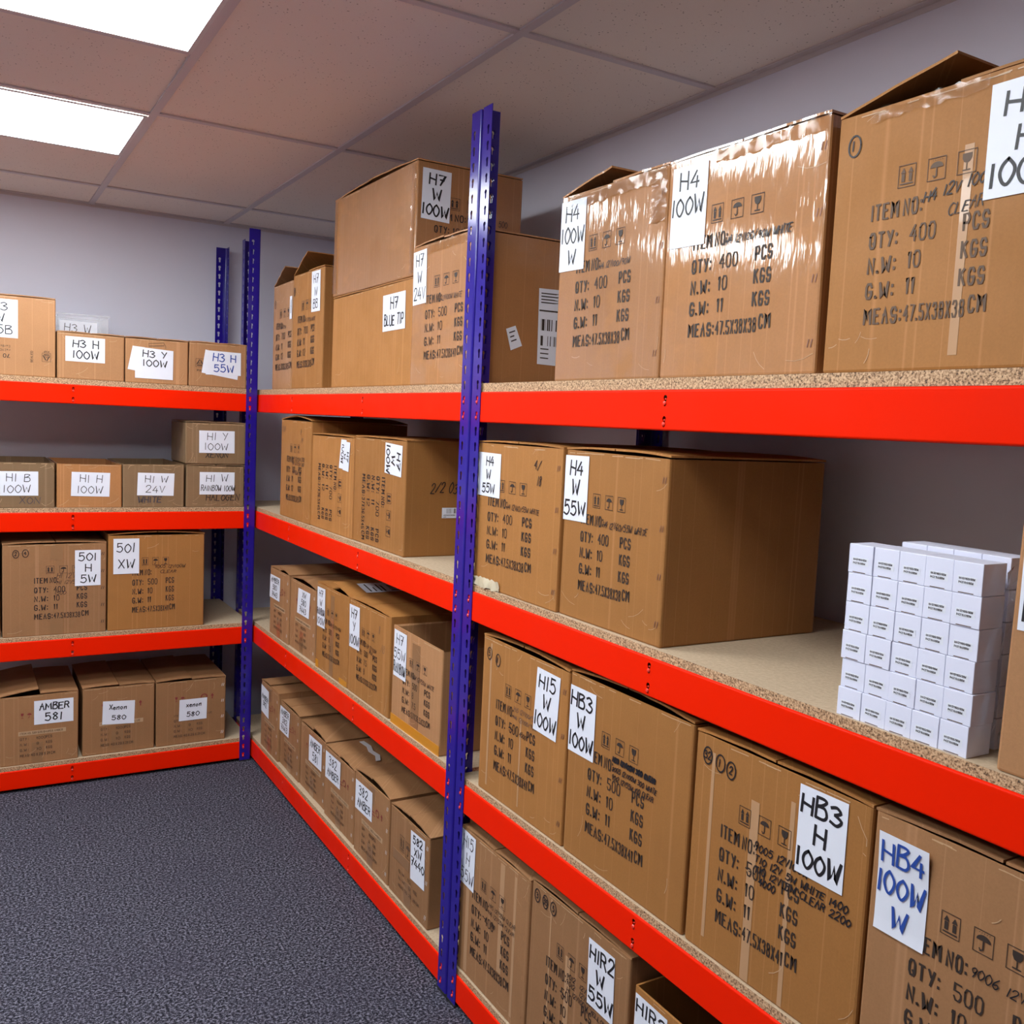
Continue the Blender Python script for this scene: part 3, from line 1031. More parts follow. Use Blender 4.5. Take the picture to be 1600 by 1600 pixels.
# ---- near rack, top shelf
G = 'boxes on the top shelf of the near rack'
W = 0.37
r, _ = RB('open-flapped brown box with narrow label H4 100W W, leftmost on near top shelf', 0.378, W, 0, 0.404, mat='kraft_glossy', flaps=(10, 0), group=G,
   marks=marks_std(W, 0.404, (0.19, 0.70), notes=[('H4 12V100/90W', 0.42, 0.575, 0.013, 0.016)], meas=M38),
   labs=[(Q(0.002, 0.394, 0.098, 0.242, -0.002), ['H4', '100W', 'W'])])
staples(r, W, 0.404, 4)
crumple(r, 'F', W, 0.02, W - 0.01, 0.375, 0.402, 0.003, seed=2)
crumple(r, 'F', W, W - 0.05, W - 0.002, 0.30, 0.40, 0.004, seed=3)
W = 0.385
r, _ = RB('glossy taped brown box with label H4 100W, middle of near top shelf', 0.752, W, 0, 0.402, mat='kraft_glossy', flaps=(0, 0), group=G, lean=-0.004,
   marks=marks_std(W, 0.402, (0.20, 0.70), notes=[('H4 12V100/90W WHITE', 0.42, 0.575, 0.013, 0.018, 0.0014)]),
   labs=[(Q(0.010, 0.390, 0.107, 0.242, -0.002), ['H4', '100W', (' ', 0.4)])])
staples(r, W, 0.402, 4)
crumple(r, 'F', W, 0.12, W, 0.378, 0.400, 0.003, seed=5)
W = 0.398
r, _ = RB('open-flapped brown box at the right end of the near top shelf', 1.152, W, 0, 0.385, mat='kraft', flaps=(12, 0), group=G,
   marks=marks_std(W, 0.385, (0.18, 0.64), notes=[('H4 12V 100', 0.40, 0.61, 0.016, 0.02, 0.0013, MARK, 0.12), ('CLEAR', 0.50, 0.545, 0.016, 0.02, 0.0010, MARK, 0.12)], ink=FAINT, circles=[('1', 0.08, 0.88)]),
   labs=[(Q(0.250, 0.368, 0.350, 0.221), ['H4', 'H', '100W'], dict(hw=0.0022))])
crumple(r, 'F', W, 0.06, 0.248, 0.366, 0.384, 0.003, seed=7)
strip(r, 'F', W, 0.545 * W, 0.58 * W, 0.02, 0.3, 'tape_pale', 0.0005, 'tape_strip')

# ---- near rack, second shelf
G = 'boxes on the second shelf of the near rack'
W = 0.396
r, _ = RB('brown box with label H4 W 55W and marked 4/18, beside the blue posts', 0.036, W, 1, 0.372, mat='kraft', flaps=(1, 1), group=G,
   marks=marks_std(W, 0.372, (0.16, 0.68), notes=[('H4 12V60/55W WHITE', 0.40, 0.575, 0.013, 0.017), ('4/', 0.70, 0.86, 0.022, 0.03, 0.0016), ('18', 0.74, 0.76, 0.02, 0.03, 0.0016)]),
   labs=[(Q(0.006, 0.348, 0.121, 0.237, -0.001), ['H4', 'W', '55W'])])
crumple(r, 'F', W, -0.002, 0.14, 0.002, 0.026, 0.008, seed=21, mat='tape_white')
staples(r, W, 0.372, 4)
W = 0.358
r, _ = RB('brown box with label H4 W 55W and long dark side, left of the white cartons', 0.437, W, 1, 0.372, d=0.43, front=0.018, mat='kraft', flaps=(1.5, 1.5), group=G,
   marks=marks_std(W, 0.372, (0.20, 0.68), notes=[('H4 12V60/55W WHITE', 0.42, 0.575, 0.013, 0.018)]),
   labs=[(Q(0.001, 0.360, 0.091, 0.216, 0.001), ['H4', 'W', '55W'], dict(hw=0.0022))])
staples(r, W, 0.372, 4)
RB('brown box at the right edge, right of the white cartons', 1.492, 0.40, 1, 0.40, mat='kraft_pale', flaps=(0, 0), group=G, lean=0.006,
   marks=marks_std(0.40, 0.40, U), labs=[(Q(0.012, 0.335, 0.11, 0.19), ['H4', 'W', '100W'])])

# ---- near rack, third shelf
G = 'boxes on the third shelf of the near rack'
W = 0.395
r, _ = RB('brown box with label H15 W 100W, leftmost on near third shelf', 0.107, W, 2, 0.403, mat='kraft', flaps=(3, 3), group=G,
   marks=marks_std(W, 0.403, (0.20, 0.66), '500', meas=M41, circles=[('5', 0.09, 0.90), ('11', 0.20, 0.88)],
                   notes=[('H15 12V100/55W', 0.42, 0.62, 0.013, 0.015, 0.0008, WORN), ('H4 12V100/90W', 0.42, 0.57, 0.013, 0.015, 0.0008, WORN), ('4500', 0.50, 0.485, 0.011, 0.016), ('---', 0.36, 0.47, 0.012, 0.03, 0.002)]),
   labs=[(Q(0.265, 0.385, 0.364, 0.234, -0.003, -0.008), ['H15', 'W', '100W'], dict(hw=0.0022))])
staples(r, W, 0.403, 4)
strip(r, 'F', W, 0.1 * W, 0.12 * W, 0.02, 0.39, 'tape_pale', 0.0005, 'tape_strip')
strip(r, 'F', W, 0.5 * W, 0.515 * W, 0.02, 0.24, 'tape_pale', 0.0005, 'tape_strip')
W = 0.404
RB('brown box with label HB3 W 100W and crossed-out note, on near third shelf', 0.511, W, 2, 0.410, mat='kraft', flaps=(3.5, 3.5), group=G,
   marks=marks_std(W, 0.410, (0.20, 0.66), '500', meas=M41,
                   notes=[('HB3 12V100W 300 CLEAR', 0.41, 0.635, 0.0105, 0.013, 0.0028), ('9005 12V100W 300 WHITE', 0.41, 0.585, 0.0105, 0.014, 0.0013), ('9012 12V55W 100 CLEAR', 0.41, 0.54, 0.0105, 0.014, 0.0013)]),
   labs=[(Q(0.002, 0.381, 0.098, 0.233), ['HB3', 'W', '100W'], dict(hw=0.0024))])
W = 0.388
r, _ = RB('brown box with circled 32, 1 and 2 and label HB3 H 100W', 0.924, W, 2, 0.402, mat='kraft', flaps=(1, 1), group=G,
   marks=marks_std(W, 0.402, (0.20, 0.66), '500', meas=M41, circles=[('32', 0.085, 0.91), ('1', 0.17, 0.90), ('2', 0.24, 0.89)],
                   notes=[('9005 12V100W', 0.41, 0.605, 0.016, 0.019, 0.0016), ('T10 12V 5W WHITE 1400', 0.42, 0.555, 0.0155, 0.017, 0.0016), ('T10 12V 5W CLEAR 2200', 0.42, 0.51, 0.0155, 0.017, 0.0016), ('4000', 0.45, 0.465, 0.014, 0.018, 0.0016), ('---', 0.355, 0.46, 0.013, 0.04, 0.0015)]),
   labs=[(Q(0.250, 0.392, 0.346, 0.246, 0.001), ['HB3', 'H', '100W'], dict(hw=0.0026))])
strip(r, 'F', W, 0.115 * W, 0.135 * W, 0.03, 0.375, 'tape_pale', 0.0005, 'tape_strip')
strip(r, 'F', W, 0.375 * W, 0.425 * W, 0.004, 0.325, 'tape_pale', 0.0005, 'tape_strip')
strip(r, 'F', W, 0.6 * W, 0.625 * W, 0.004, 0.355, 'tape_pale', 0.0005, 'tape_strip')
W = 0.398
RB('brown box with curled label HB4 100W W in blue ink, bottom right', 1.317, W, 2, 0.402, mat='kraft_red', flaps=(1, 1), group=G,
   marks=marks_std(W, 0.402, (0.19, 0.66), '500', meas=M41, notes=[('9006 12V100W', 0.42, 0.59, 0.016, 0.018, 0.0012)]),
   labs=[(Q(0.013, 0.378, 0.097, 0.229), ['HB4', '100W', 'W'], dict(ink='marker_blue', hw=0.0021, wave=0.007))])

# ---- near rack, bottom shelf
G = 'boxes on the bottom shelf of the near rack'
W = 0.35
r, _ = RB('brown box with label H15 H 55W on the bottom shelf, against the blue posts', 0.036, W, 3, 0.397, mat='kraft_red', flaps=(0.5, 0.5), group=G,
   marks=marks_std(W, 0.397, (0.20, 0.74), '400', notes=[('H15 12V55W CLEAR', 0.46, 0.62, 0.013, 0.015, 0.0009), ('H4 12V55W CLEAR', 0.46, 0.57, 0.013, 0.015, 0.0009), ('700', 0.5, 0.50, 0.01, 0.015, 0.0009), ('---', 0.36, 0.49, 0.013, 0.03, 0.002)]),
   labs=[(Q(0.002, 0.394, 0.078, 0.246, -0.004, -0.002), ['H15', 'H', '55W'], dict(ink='marker_grey', hw=0.0015))])
staples(r, W, 0.397, 4, col='kraft_pale')
strip(r, 'F', W, 0.1 * W, 0.15 * W, 0.01, 0.24, 'tape_pale', 0.0005, 'tape_strip')
strip(r, 'F', W, 0.6 * W, 0.66 * W, 0.1, 0.385, 'tape_pale', 0.0005, 'tape_strip')
strip(r, 'F', W, 0.8 * W, 0.83 * W, 0.02, 0.38, 'tape_pale', 0.0005, 'tape_strip')
W = 0.382
r, _ = RB('brown box with label HIR2 W 55W and three circled numbers at its corner', 0.393, W, 3, 0.410, mat='kraft_red', flaps=(1, 1), group=G,
   marks=marks_std(W, 0.410, (0.20, 0.66), '500', circles=[('3', 0.07, 0.93), ('35', 0.16, 0.93), ('5', 0.25, 0.93)],
                   notes=[('9012  12V55W', 0.42, 0.62, 0.015, 0.016), ('9012  12V55W', 0.42, 0.58, 0.015, 0.016), ('H1 12V100W YELLOW', 0.43, 0.54, 0.014, 0.015), ('---', 0.355, 0.475, 0.013, 0.03, 0.002)]),
   labs=[(Q(0.238, 0.387, 0.331, 0.241, 0.0, 0.004), ['HIR2', 'W', '55W'], dict(hw=0.0026))])
strip(r, 'F', W, 0.4 * W, 0.45 * W, 0.01, 0.3, 'tape_pale', 0.0005, 'tape_strip')
strip(r, 'F', W, 0.22 * W, 0.235 * W, 0.03, 0.4, 'tape_pale', 0.0005, 'tape_strip')
W = 0.38
RB('open-topped brown box with label beginning HIR2, at the bottom edge of the photo', 0.790, W, 3, 0.368, mat='kraft', flaps=(None, None), group=G, rim=0.003,
   marks=marks_std(W, 0.368, U), labs=[(Q(0.007, 0.356, 0.105, 0.23, -0.002), ['HIR2', 'H', '55W'], dict(hw=0.0022))])

# ---- far right-hand rack, top shelf
G = 'boxes on the top shelf of the far right-hand rack'
W = 0.262
RB('open-flapped narrow brown box nearest the corner on the top shelf', -1.845, W, 0, 0.432, d=0.42, mat='kraft_pale', flaps=((24, 0.165), None), group=G,
   marks=marks_std(W, 0.432, (0.18, 0.95), '700', '11', '12', M45, notes=[('H7 12V55W', 0.45, 0.575, 0.012, 0.016)], circles=[('7', 0.12, 0.82)]),
   labs=[(Q(0.232, 0.372, 0.2615, 0.281), ['H'], dict(hw=0.001))])
W = 0.365
RB('open-flapped brown box with tall narrow label H7 W BB', -1.573, W, 0, 0.446, d=0.42, mat='kraft', flaps=(25, 0), group=G,
   marks=marks_std(W, 0.446, (0.18, 0.72), '700', '11', '12', M45, notes=[('H7 12V55W WHITE', 0.42, 0.575, 0.013, 0.018)], circles=[('7', 0.05, 0.86)]),
   labs=[(Q(0.228, 0.439, 0.328, 0.288, -0.002, 0.003), ['H7', 'W', 'BB'])])
W = 0.687
RB('wide plain brown box with label H7 BLUE TIP, under another wide box', -1.104, W, 0, 0.316, d=0.36, mat='kraft', flaps=(0, 0), group=G,
   labs=[(Q(0.466, 0.284, 0.640, 0.171, 0.001, 0.004), ['H7', ('BLUE TIP', 0.62, 0.86)], dict(hw=0.0024))])
W = 0.700
def a1d(bm, rnd, W=0.700):
    Pm = lambda a, b: (W + 0.001, a, b)
    for k, a in (('up', 0.125), ('rain', 0.185), ('glass', 0.245)):
        icon(bm, k, a, 0.225, 0.036, 0.036, Pm, INK)
    print_text(bm, 'ITEM NO:', 0.06, 0.165, 0.185, 0.022, Pm, INK)
    for q, num, unit, v in (('QTY:', '1000', 'PCS', 0.145), ('N.W:', '10', 'KGS', 0.105), ('G.W:', '11', 'KGS', 0.065)):
        print_text(bm, q, 0.06, 0.11, v, 0.022, Pm, INK)
        print_text(bm, num, 0.122, 0.122 + 0.014 * len(num), v, 0.022, Pm, INK, 0)
        print_text(bm, unit, 0.22, 0.262, v, 0.022, Pm, INK)
    write(bm, 'H7 12V100W 500', 0.17, 0.18, 0.011, 0.018, 0.0008, lambda a, b: (W + 0.0014, a, b), MARK, rnd)
    write(bm, 'H7 12V55W 500', 0.16, 0.145, 0.011, 0.018, 0.0008, lambda a, b: (W + 0.0014, a, b), MARK, rnd)
r, rnd = RB('wide plain brown box stacked topmost, with label H7 W 100W on its end', -1.112, W, 0, 0.335, d=0.360, zoff=0.3225, mat='kraft_taped', flaps=(2, 2), group=G, marks=a1d)
make_label(r, 'R', W, [(0.017, 0.316), (0.111, 0.314), (0.109, 0.166), (0.015, 0.170)], ['H7', 'W', '100W'], rnd, hw=0.0024)
crumple(r, 'F', W, W - 0.03, W - 0.001, 0.01, 0.33, 0.003, seed=12)
crumple(r, 'F', W, 0.002, 0.04, 0.01, 0.33, 0.002, seed=13)
W = 0.392
r, rnd = RB('brown box with label H7 W 24V beside the blue posts, in front of wide boxes', -0.416, W, 0, 0.402, mat='kraft_taped', flaps=(2, 1), group=G,
   marks=marks_std(W, 0.402, (0.24, 0.82), '500', meas=M41, notes=[('H7 12V100W WHITE', 0.44, 0.58, 0.015, 0.019)]),
   labs=[(Q(0.002, 0.388, 0.093, 0.234, 0.002, 0.006), ['H7', 'W', '24V'])])
staples(r, W, 0.402, 4, col='ink_red')
def ship(bm, P):
    rr = random.Random(3)
    for t in (0.93, 0.89, 0.85, 0.81):
        add_poly(bm, [P(0.08, t), P(0.5 + rr.random() * 0.4, t), P(0.5 + rr.random() * 0.4, t + 0.015), P(0.08, t + 0.015)], 3)
    add_poly(bm, [P(0.03, 0.70), P(0.97, 0.70), P(0.97, 0.72), P(0.03, 0.72)], 3)
    barcode(bm, 0.1, 0.9, 0.45, 0.6, P, 3, rr)
    barcode(bm, 0.1, 0.9, 0.25, 0.38, P, 3, rr)
    for t in (0.2, 0.14, 0.08):
        add_poly(bm, [P(0.1, t), P(0.4, t), P(0.4, t + 0.015), P(0.1, t + 0.015)], 3)
make_label(r, 'R', W, [(0.197, 0.270), (0.290, 0.272), (0.290, 0.064), (0.201, 0.066)], [], rnd, name='shipping_label', extra=ship)
def lot(bm, P):
    for t, b in ((0.75, 0.8), (0.55, 0.6), (0.35, 0.7)):
        add_poly(bm, [P(0.2, t), P(b, t), P(b, t + 0.06), P(0.2, t + 0.06)], 2)
make_label(r, 'R', W, [(0.099, 0.152), (0.128, 0.163), (0.151, 0.111), (0.116, 0.096)], [], rnd, name='small_sticker', extra=lot)
crumple(r, 'F', W, W - 0.03, W - 0.001, 0.01, 0.395, 0.005, seed=14)
crumple(r, 'F', W, 0.10, W - 0.01, 0.375, 0.40, 0.003, seed=15)

# ---- far right-hand rack, second shelf
G = 'boxes on the second shelf of the far right-hand rack'
W = 0.385
RB('brown box with overwritten printing, standing tallest on the far second shelf', -1.692, W, 1, 0.398, d=0.40, mat='kraft', flaps=(5, 5), group=G,
   marks=marks_std(W, 0.398, (0.22, 0.70), '700', '11', '12', M45, notes=[('1589', 0.04, 0.88, 0.02, 0.03, 0.0012, WORN), ('7', 0.66, 0.86, 0.02, 0.028, 0.0014), ('/9', 0.68, 0.78, 0.02, 0.028, 0.0014), ('H7 12V55W 200', 0.42, 0.60, 0.018, 0.019, 0.0014), ('H7 12V55W 300', 0.42, 0.555, 0.018, 0.019, 0.0014), ('H7 55W 100', 0.42, 0.46, 0.018, 0.019, 0.0014)]))
W = 0.436
RB('brown box with sideways printing and two overlapping labels, on far second shelf', -1.305, W, 1, 0.350, d=0.42, front=0.016, mat='kraft', flaps=(0.5, 0.5), group=G,
   marks=marks_std(W, 0.350, (0.30, 0.86), '700', '11', '12', M45, rot=True, notes=[]),
   labs=[([(0.318, 0.342), (0.37, 0.341), (0.36, 0.238), (0.300, 0.240)], ['100W'], dict(rot=True)),
         ([(0.350, 0.336), (0.408, 0.334), (0.398, 0.232), (0.340, 0.236)], ['H7', 'W'], dict(rot=True, off=0.0024))])
W = 0.428
r, rnd = RB('brown box with sideways printing and 2/2 03 written on its dark side', -0.866, W, 1, 0.356, d=0.40, front=0.020, mat='kraft', flaps=(0.5, 0.5), group=G,
   marks=marks_std(W, 0.356, (0.34, 0.92), '700', '11', '12', M45, rot=True, extra=lambda bm, rn: write(bm, '2/2 03', 0.085, 0.200, 0.0165, 0.034, 0.0015, lambda a, b: (0.428 + 0.0012, a, b), MARK, rn, 0.2, 0.1)),
   labs=[([(0.268, 0.347), (0.402, 0.341), (0.398, 0.244), (0.267, 0.251)], ['H7', 'W', '100W'], dict(rot=True, hw=0.0026))])
def bc(bm, P):
    rr = random.Random(5)
    barcode(bm, 0.06, 0.92, 0.45, 0.92, P, 3, rr, 34)
    print_text(bm, 'A8206030016', 0.06, 0.6, 0.28, 0.14, P, 3)
    print_text(bm, 'LOT', 0.06, 0.2, 0.1, 0.1, P, 3)
make_label(r, 'R', W, [(0.127, 0.153), (0.205, 0.153), (0.205, 0.1205), (0.127, 0.1205)], [], rnd, name='barcode_sticker', extra=bc)

# ---- far right-hand rack, third shelf
G = 'boxes on the third shelf of the far right-hand rack'
W = 0.262
r, _ = RB('brown box with label AMBER 580 7443, leftmost on the far third shelf', -1.803, W, 2, 0.287, mat='kraft_red', flaps=(0, 7), group=G,
   marks=marks_red(W, 0.287, 'ITEM NO. 580 7443 AMBER'), labs=[(Q(0.005, 0.257, 0.148, 0.157, 0.001, -0.006), [('AMBER', 0.66, 0.78), '580', '7443'])])
staples(r, W, 0.287, 4, col='staple')
strip(r, 'F', W, W / 2 - 0.025, W / 2 + 0.025, 0.002, 0.085, 'tape')
W = 0.312
r, _ = RB('brown box with label XW 580 7443 on the far third shelf', -1.536, W, 2, 0.282, front=0.018, mat='kraft_red', flaps=(6, 6), group=G,
   marks=marks_red(W, 0.282, 'ITEM NO. 580 7443 XENON'), labs=[(Q(0.106, 0.259, 0.252, 0.157, 0.001, -0.012), ['XW', '580', '7443'])])
staples(r, W, 0.282, 4, col='staple')
strip(r, 'F', W, W / 2 - 0.03, W / 2 + 0.02, 0.002, 0.09, 'tape')
W = 0.336
r, rnd = RB('brown box with lifted flap and faint label H7 W RAINBOW 100W', -1.190, W, 2, 0.322, mat='kraft', flaps=(0, 9), group=G,
   marks=marks_std(W, 0.322, (0.22, 0.72), '500', '8', '7.5', M33, notes=[('H7 12V100/90W', 0.46, 0.575, 0.013, 0.017)]),
   labs=[(Q(0.006, 0.308, 0.092, 0.160, 0.002, 0.003), ['H7', 'W', 'RAINBOW', '100W'], dict(ink='marker_grey'))])
fl_ = [c for c in r.children if c.name.startswith('flap')][-1]
bm = bmesh.new()
an_ = math.radians(9)
def fp(a, b, lift=0.006):
    return (W - 0.02 - a * math.cos(an_) + lift * math.sin(an_) * 0 , 0.07 + b, 0.322 + (0.02 + a) * math.sin(an_) + lift + 0.003)
add_poly(bm, [fp(0, 0), fp(0.10, 0), fp(0.10, 0.19), fp(0, 0.19)], 0)
rr_ = random.Random(2)
for t in (0.02, 0.04, 0.06, 0.075):
    add_poly(bm, [fp(0.01, t, 0.0065), fp(0.05 + rr_.random() * 0.04, t, 0.0065), fp(0.05 + rr_.random() * 0.04, t + 0.006, 0.0065), fp(0.01, t + 0.006, 0.0065)], 1)
barcode(bm, 0.01, 0.09, 0.10, 0.14, lambda a, b: fp(a, b, 0.0065), 1, rr_)
link_mesh('shipping_label', bm, [M['paper'], M['ink']], r)
strip(r, 'F', W, 0.45 * W, 0.56 * W, 0.004, 0.30, 'tape')
strip(r, 'F', W, 0.0, 0.03, 0.0, 0.03, 'tape_orange', 0.001, 'orange_tape')
strip(r, 'F', W, 0.76 * W, 0.985 * W, 0.0, 0.022, 'tape_orange', 0.001, 'orange_tape', 0.004)
W = 0.356
r, rnd = RB('brown box with label H7 Y 100W, touching the open box', -0.849, W, 2, 0.323, mat='kraft', flaps=(2, 2), group=G,
   marks=marks_std(W, 0.323, (0.22, 0.70), '500', '7.5', '8', M33, notes=[('H7 12V100W', 0.46, 0.575, 0.014, 0.018), ('8', 0.74, 0.80, 0.016, 0.03, 0.0009, WORN), ('/13', 0.80, 0.62, 0.018, 0.03, 0.0009, WORN), ('70W', 0.52, 0.53, 0.014, 0.016, 0.0009)]),
   labs=[(Q(0.002, 0.305, 0.096, 0.158, 0.002, 0.006), ['H7', 'Y', '100W'], dict(hw=0.0022))])
W = 0.345
r, rnd = RB('open-topped brown box with torn rim and orange tape at its base', -0.470, W, 2, 0.308, mat='kraft_pale', flaps=(None, None), group=G, rim=0.010,
   marks=marks_std(W, 0.308, (0.24, 0.78), '500', '8', '7.5', M33, notes=[('H7 12V55W WHITE', 0.46, 0.575, 0.015, 0.017)]),
   labs=[(Q(0.012, 0.300, 0.105, 0.155, -0.002, 0.0), ['H7', '55W', 'RAINBOW'], dict(hw=0.0016))])
strip(r, 'F', W, 0.0, W, 0.0, 0.030, 'tape_orange', 0.001, 'orange_tape', -0.002)
strip(r, 'F', W, 0.42 * W, 0.58 * W, 0.034, 0.285, 'tape', 0.0006)

# ---- far right-hand rack, bottom shelf
G = 'boxes on the bottom shelf of the far right-hand rack'
specs = [
    (-1.902, 0.255, 0.294, 0.012, (3, 0), 'ITEM NO. 382 AMBER', (Q(0.003, 0.278, 0.118, 0.158, -0.008, 0.004), ['', ('AMBER', 0.7, 0.8), '382', '']), 'brown box with two-piece label AMBER 382, leftmost on the far bottom shelf'),
    (-1.643, 0.250, 0.270, 0.022, (3, 3), 'ITEM NO. 382 7443 AMBER', (Q(0.0, 0.252, 0.131, 0.144, 0.0, -0.012), [('AMBER', 0.7, 0.8), '382', '7443']), 'brown box with label AMBER 382 7443, second from the corner'),
    (-1.385, 0.294, 0.260, 0.026, (2, 7), 'ITEM NO. 581 AMBER', (Q(0.109, 0.239, 0.258, 0.135, 0.003, 0.0), [('AMBER', 0.60, 0.76), '581']), 'brown box with label AMBER 581 in the far bottom row'),
    (-1.070, 0.300, 0.262, 0.018, (0, 3), 'ITEM NO. 382 AMBER', (Q(0.009, 0.247, 0.164, 0.147, 0.003, 0.0), ['382', ('AMBER', 0.60, 0.76)]), 'brown box with label 382 AMBER and white cord on top'),
    (-0.749, 0.296, 0.281, 0.012, (6, 8), 'ITEM NO. 382 AMBER', (Q(0.009, 0.253, 0.158, 0.153, 0.003, 0.0), ['382', ('AMBER', 0.60, 0.76)]), 'brown box with lifted lid and label 382 AMBER'),
]
for x0, w, h, fr, fl, item, (qd, ln), lab in specs:
    r, rnd = RB(lab, x0, w, 3, h, d=0.42, front=fr, mat='kraft_red', flaps=fl, group=G, marks=marks_red(w, h, item), labs=[(qd, ln, dict(hw=0.0020))])
    staples(r, w, h, 4, col='staple')
    strip(r, 'F', w, w / 2 - 0.025, w / 2 + 0.025, 0.002, 0.075, 'tape')
    strip(r, 'F', w, w / 2 - 0.025, w / 2 + 0.025, h - 0.06, h - 0.006, 'tape', 0.0004)
W = 0.284
r, rnd = RB('brown box with tall label 582 XW 7440, beside the blue posts', -0.442, W, 3, 0.276, d=0.40, mat='kraft_red', flaps=(5, 6), group=G,
   labs=[(Q(0.156, 0.255, 0.254, 0.106, 0.004, 0.006), ['582', 'XW', '7440', (' ', 0.3)], dict(hw=0.0022))],
   marks=lambda bm, rn: (icon(bm, 'up', 0.095, 0.185, 0.036, 0.05, lambda a, b: (a, -0.0009, b), FAINT), icon(bm, 'rain', 0.138, 0.18, 0.036, 0.05, lambda a, b: (a, -0.0009, b), FAINT),
        print_text(bm, 'G.W:   10', 0.075, 0.165, 0.092, 0.012, lambda a, b: (a, -0.0009, b), FAINT), print_text(bm, 'N.W:   9', 0.075, 0.165, 0.070, 0.012, lambda a, b: (a, -0.0009, b), FAINT),
        print_text(bm, 'KGS', 0.185, 0.21, 0.075, 0.012, lambda a, b: (a, -0.0009, b), FAINT), print_text(bm, 'MEAS   50*28*28 CM', 0.075, 0.225, 0.048, 0.011, lambda a, b: (a, -0.0009, b), FAINT)) and None)
strip(r, 'F', W, 0.03, 0.15, 0.118, 0.150, 'tape', 0.0012)
strip(r, 'F', W, W / 2 - 0.025, W / 2 + 0.025, 0.002, 0.08, 'tape')
staples(r, W, 0.276, 3, col='staple')

# ---- back rack, top shelf
G = 'boxes on the top shelf of the back rack'
W = 0.40
def k1a(bm, rnd):
    P = lambda a, b: (a, -0.0009, b)
    R180 = lambda a, b: (0.3675 * 2 - a, -0.0009, 0.0765 * 2 - b)
    icon(bm, 'recycle', 0.3675, 0.075, 0.032, 0.034, R180, INK)
    print_text(bm, '20', 0.360, 0.375, 0.073, 0.008, R180, INK)
    print_text(bm, 'PAP', 0.358, 0.377, 0.052, 0.008, R180, INK)
    R2 = lambda a, b: (0.22 * 2 - a, -0.0009, 0.09 * 2 - b)
    print_text(bm, '70', 0.20, 0.225, 0.105, 0.016, R2, INK)
    print_text(bm, 'recyc', 0.20, 0.235, 0.083, 0.009, R2, FAINT)
    print_text(bm, 'carbon', 0.20, 0.24, 0.068, 0.009, R2, FAINT)
    V = lambda a, b: (0.315 - b, -0.0009, 0.055 + a)
    print_text(bm, 'SEALED', 0.0, 0.045, 0.0, 0.009, V, INK)
KB('tall brown box cut off at the left edge, on the back top shelf', -1.212, W, 0, 0.308, mat='kraft_pale', flaps=(0, 0), group=G, marks=k1a, d=0.40,
   labs=[(Q(0.142, 0.293, 0.267, 0.145), ['H3', 'W', '55B'], dict(hw=0.0018))])
KB('brown box with label H3 H 100W, in front of the clear plastic bins', -0.806, 0.251, 0, 0.184, d=0.30, mat='kraft_pale', flaps=(0, 0), group=G,
   labs=[(Q(0.030, 0.170, 0.177, 0.071, -0.001), ['H3 H', '100W'], dict(hw=0.0022))])
def mono(txt):
    def f(bm, rnd):
        P = lambda a, b: (a, -0.0009, b)
        icon(bm, 'recycle', 0.045, 0.10, 0.036, 0.036, P, INK)
        print_text(bm, '20', 0.037, 0.053, 0.098, 0.009, P, INK)
        print_text(bm, 'PAP', 0.035, 0.062, 0.068, 0.010, P, INK)
        print_text(bm, 'www.oscars.com'[:3] + '.', 0.10, 0.112, 0.03, 0.003, P, FAINT)
    return f
def sk(bm, rnd):
    P = lambda a, b: (a, -0.0009, b)
    ribbon(bm, [(0.09, 0.165), (0.15, 0.172), (0.152, 0.160), (0.09, 0.154), (0.09, 0.165)], 0.0007, P, INK)
    ribbon(bm, [(0.15, 0.172), (0.158, 0.158), (0.158, 0.148)], 0.0007, P, INK)
r, rnd = KB('brown box with label H3 Y 100W over a tilted sheet', -0.550, 0.250, 0, 0.184, d=0.30, mat='kraft_pale', flaps=(0, 0), group=G, marks=sk)
make_label(r, 'F', 0.25, [(0.027, 0.151), (0.075, 0.148), (0.060, 0.047), (0.008, 0.054)], [], rnd, off=0.0012)
make_label(r, 'F', 0.25, [(0.036, 0.149), (0.189, 0.141), (0.188, 0.019), (0.037, 0.020)], ['H3 Y', '100W', (' ', 0.2)], rnd, off=0.0022, hw=0.0020)
r, rnd = KB('brown box with label H3 H 55W in blue ink', -0.296, 0.246, 0, 0.186, d=0.30, mat='kraft_pale', flaps=(0, 0), group=G,
            marks=lambda bm, rn: (icon(bm, 'recycle', 0.045, 0.10, 0.036, 0.036, lambda a, b: (a, -0.0009, b), INK), print_text(bm, '20', 0.037, 0.053, 0.098, 0.009, lambda a, b: (a, -0.0009, b), INK), print_text(bm, 'PAP', 0.033, 0.060, 0.068, 0.010, lambda a, b: (a, -0.0009, b), INK)) and None)
make_label(r, 'F', 0.246, [(0.067, 0.159), (0.213, 0.131), (0.206, 0.037), (0.052, 0.059)], [], rnd, off=0.0012)
make_label(r, 'F', 0.246, [(0.070, 0.156), (0.219, 0.154), (0.220, 0.055), (0.069, 0.052)], ['H3 H', '55W'], rnd, off=0.0022, ink='marker_blue', hw=0.0022)

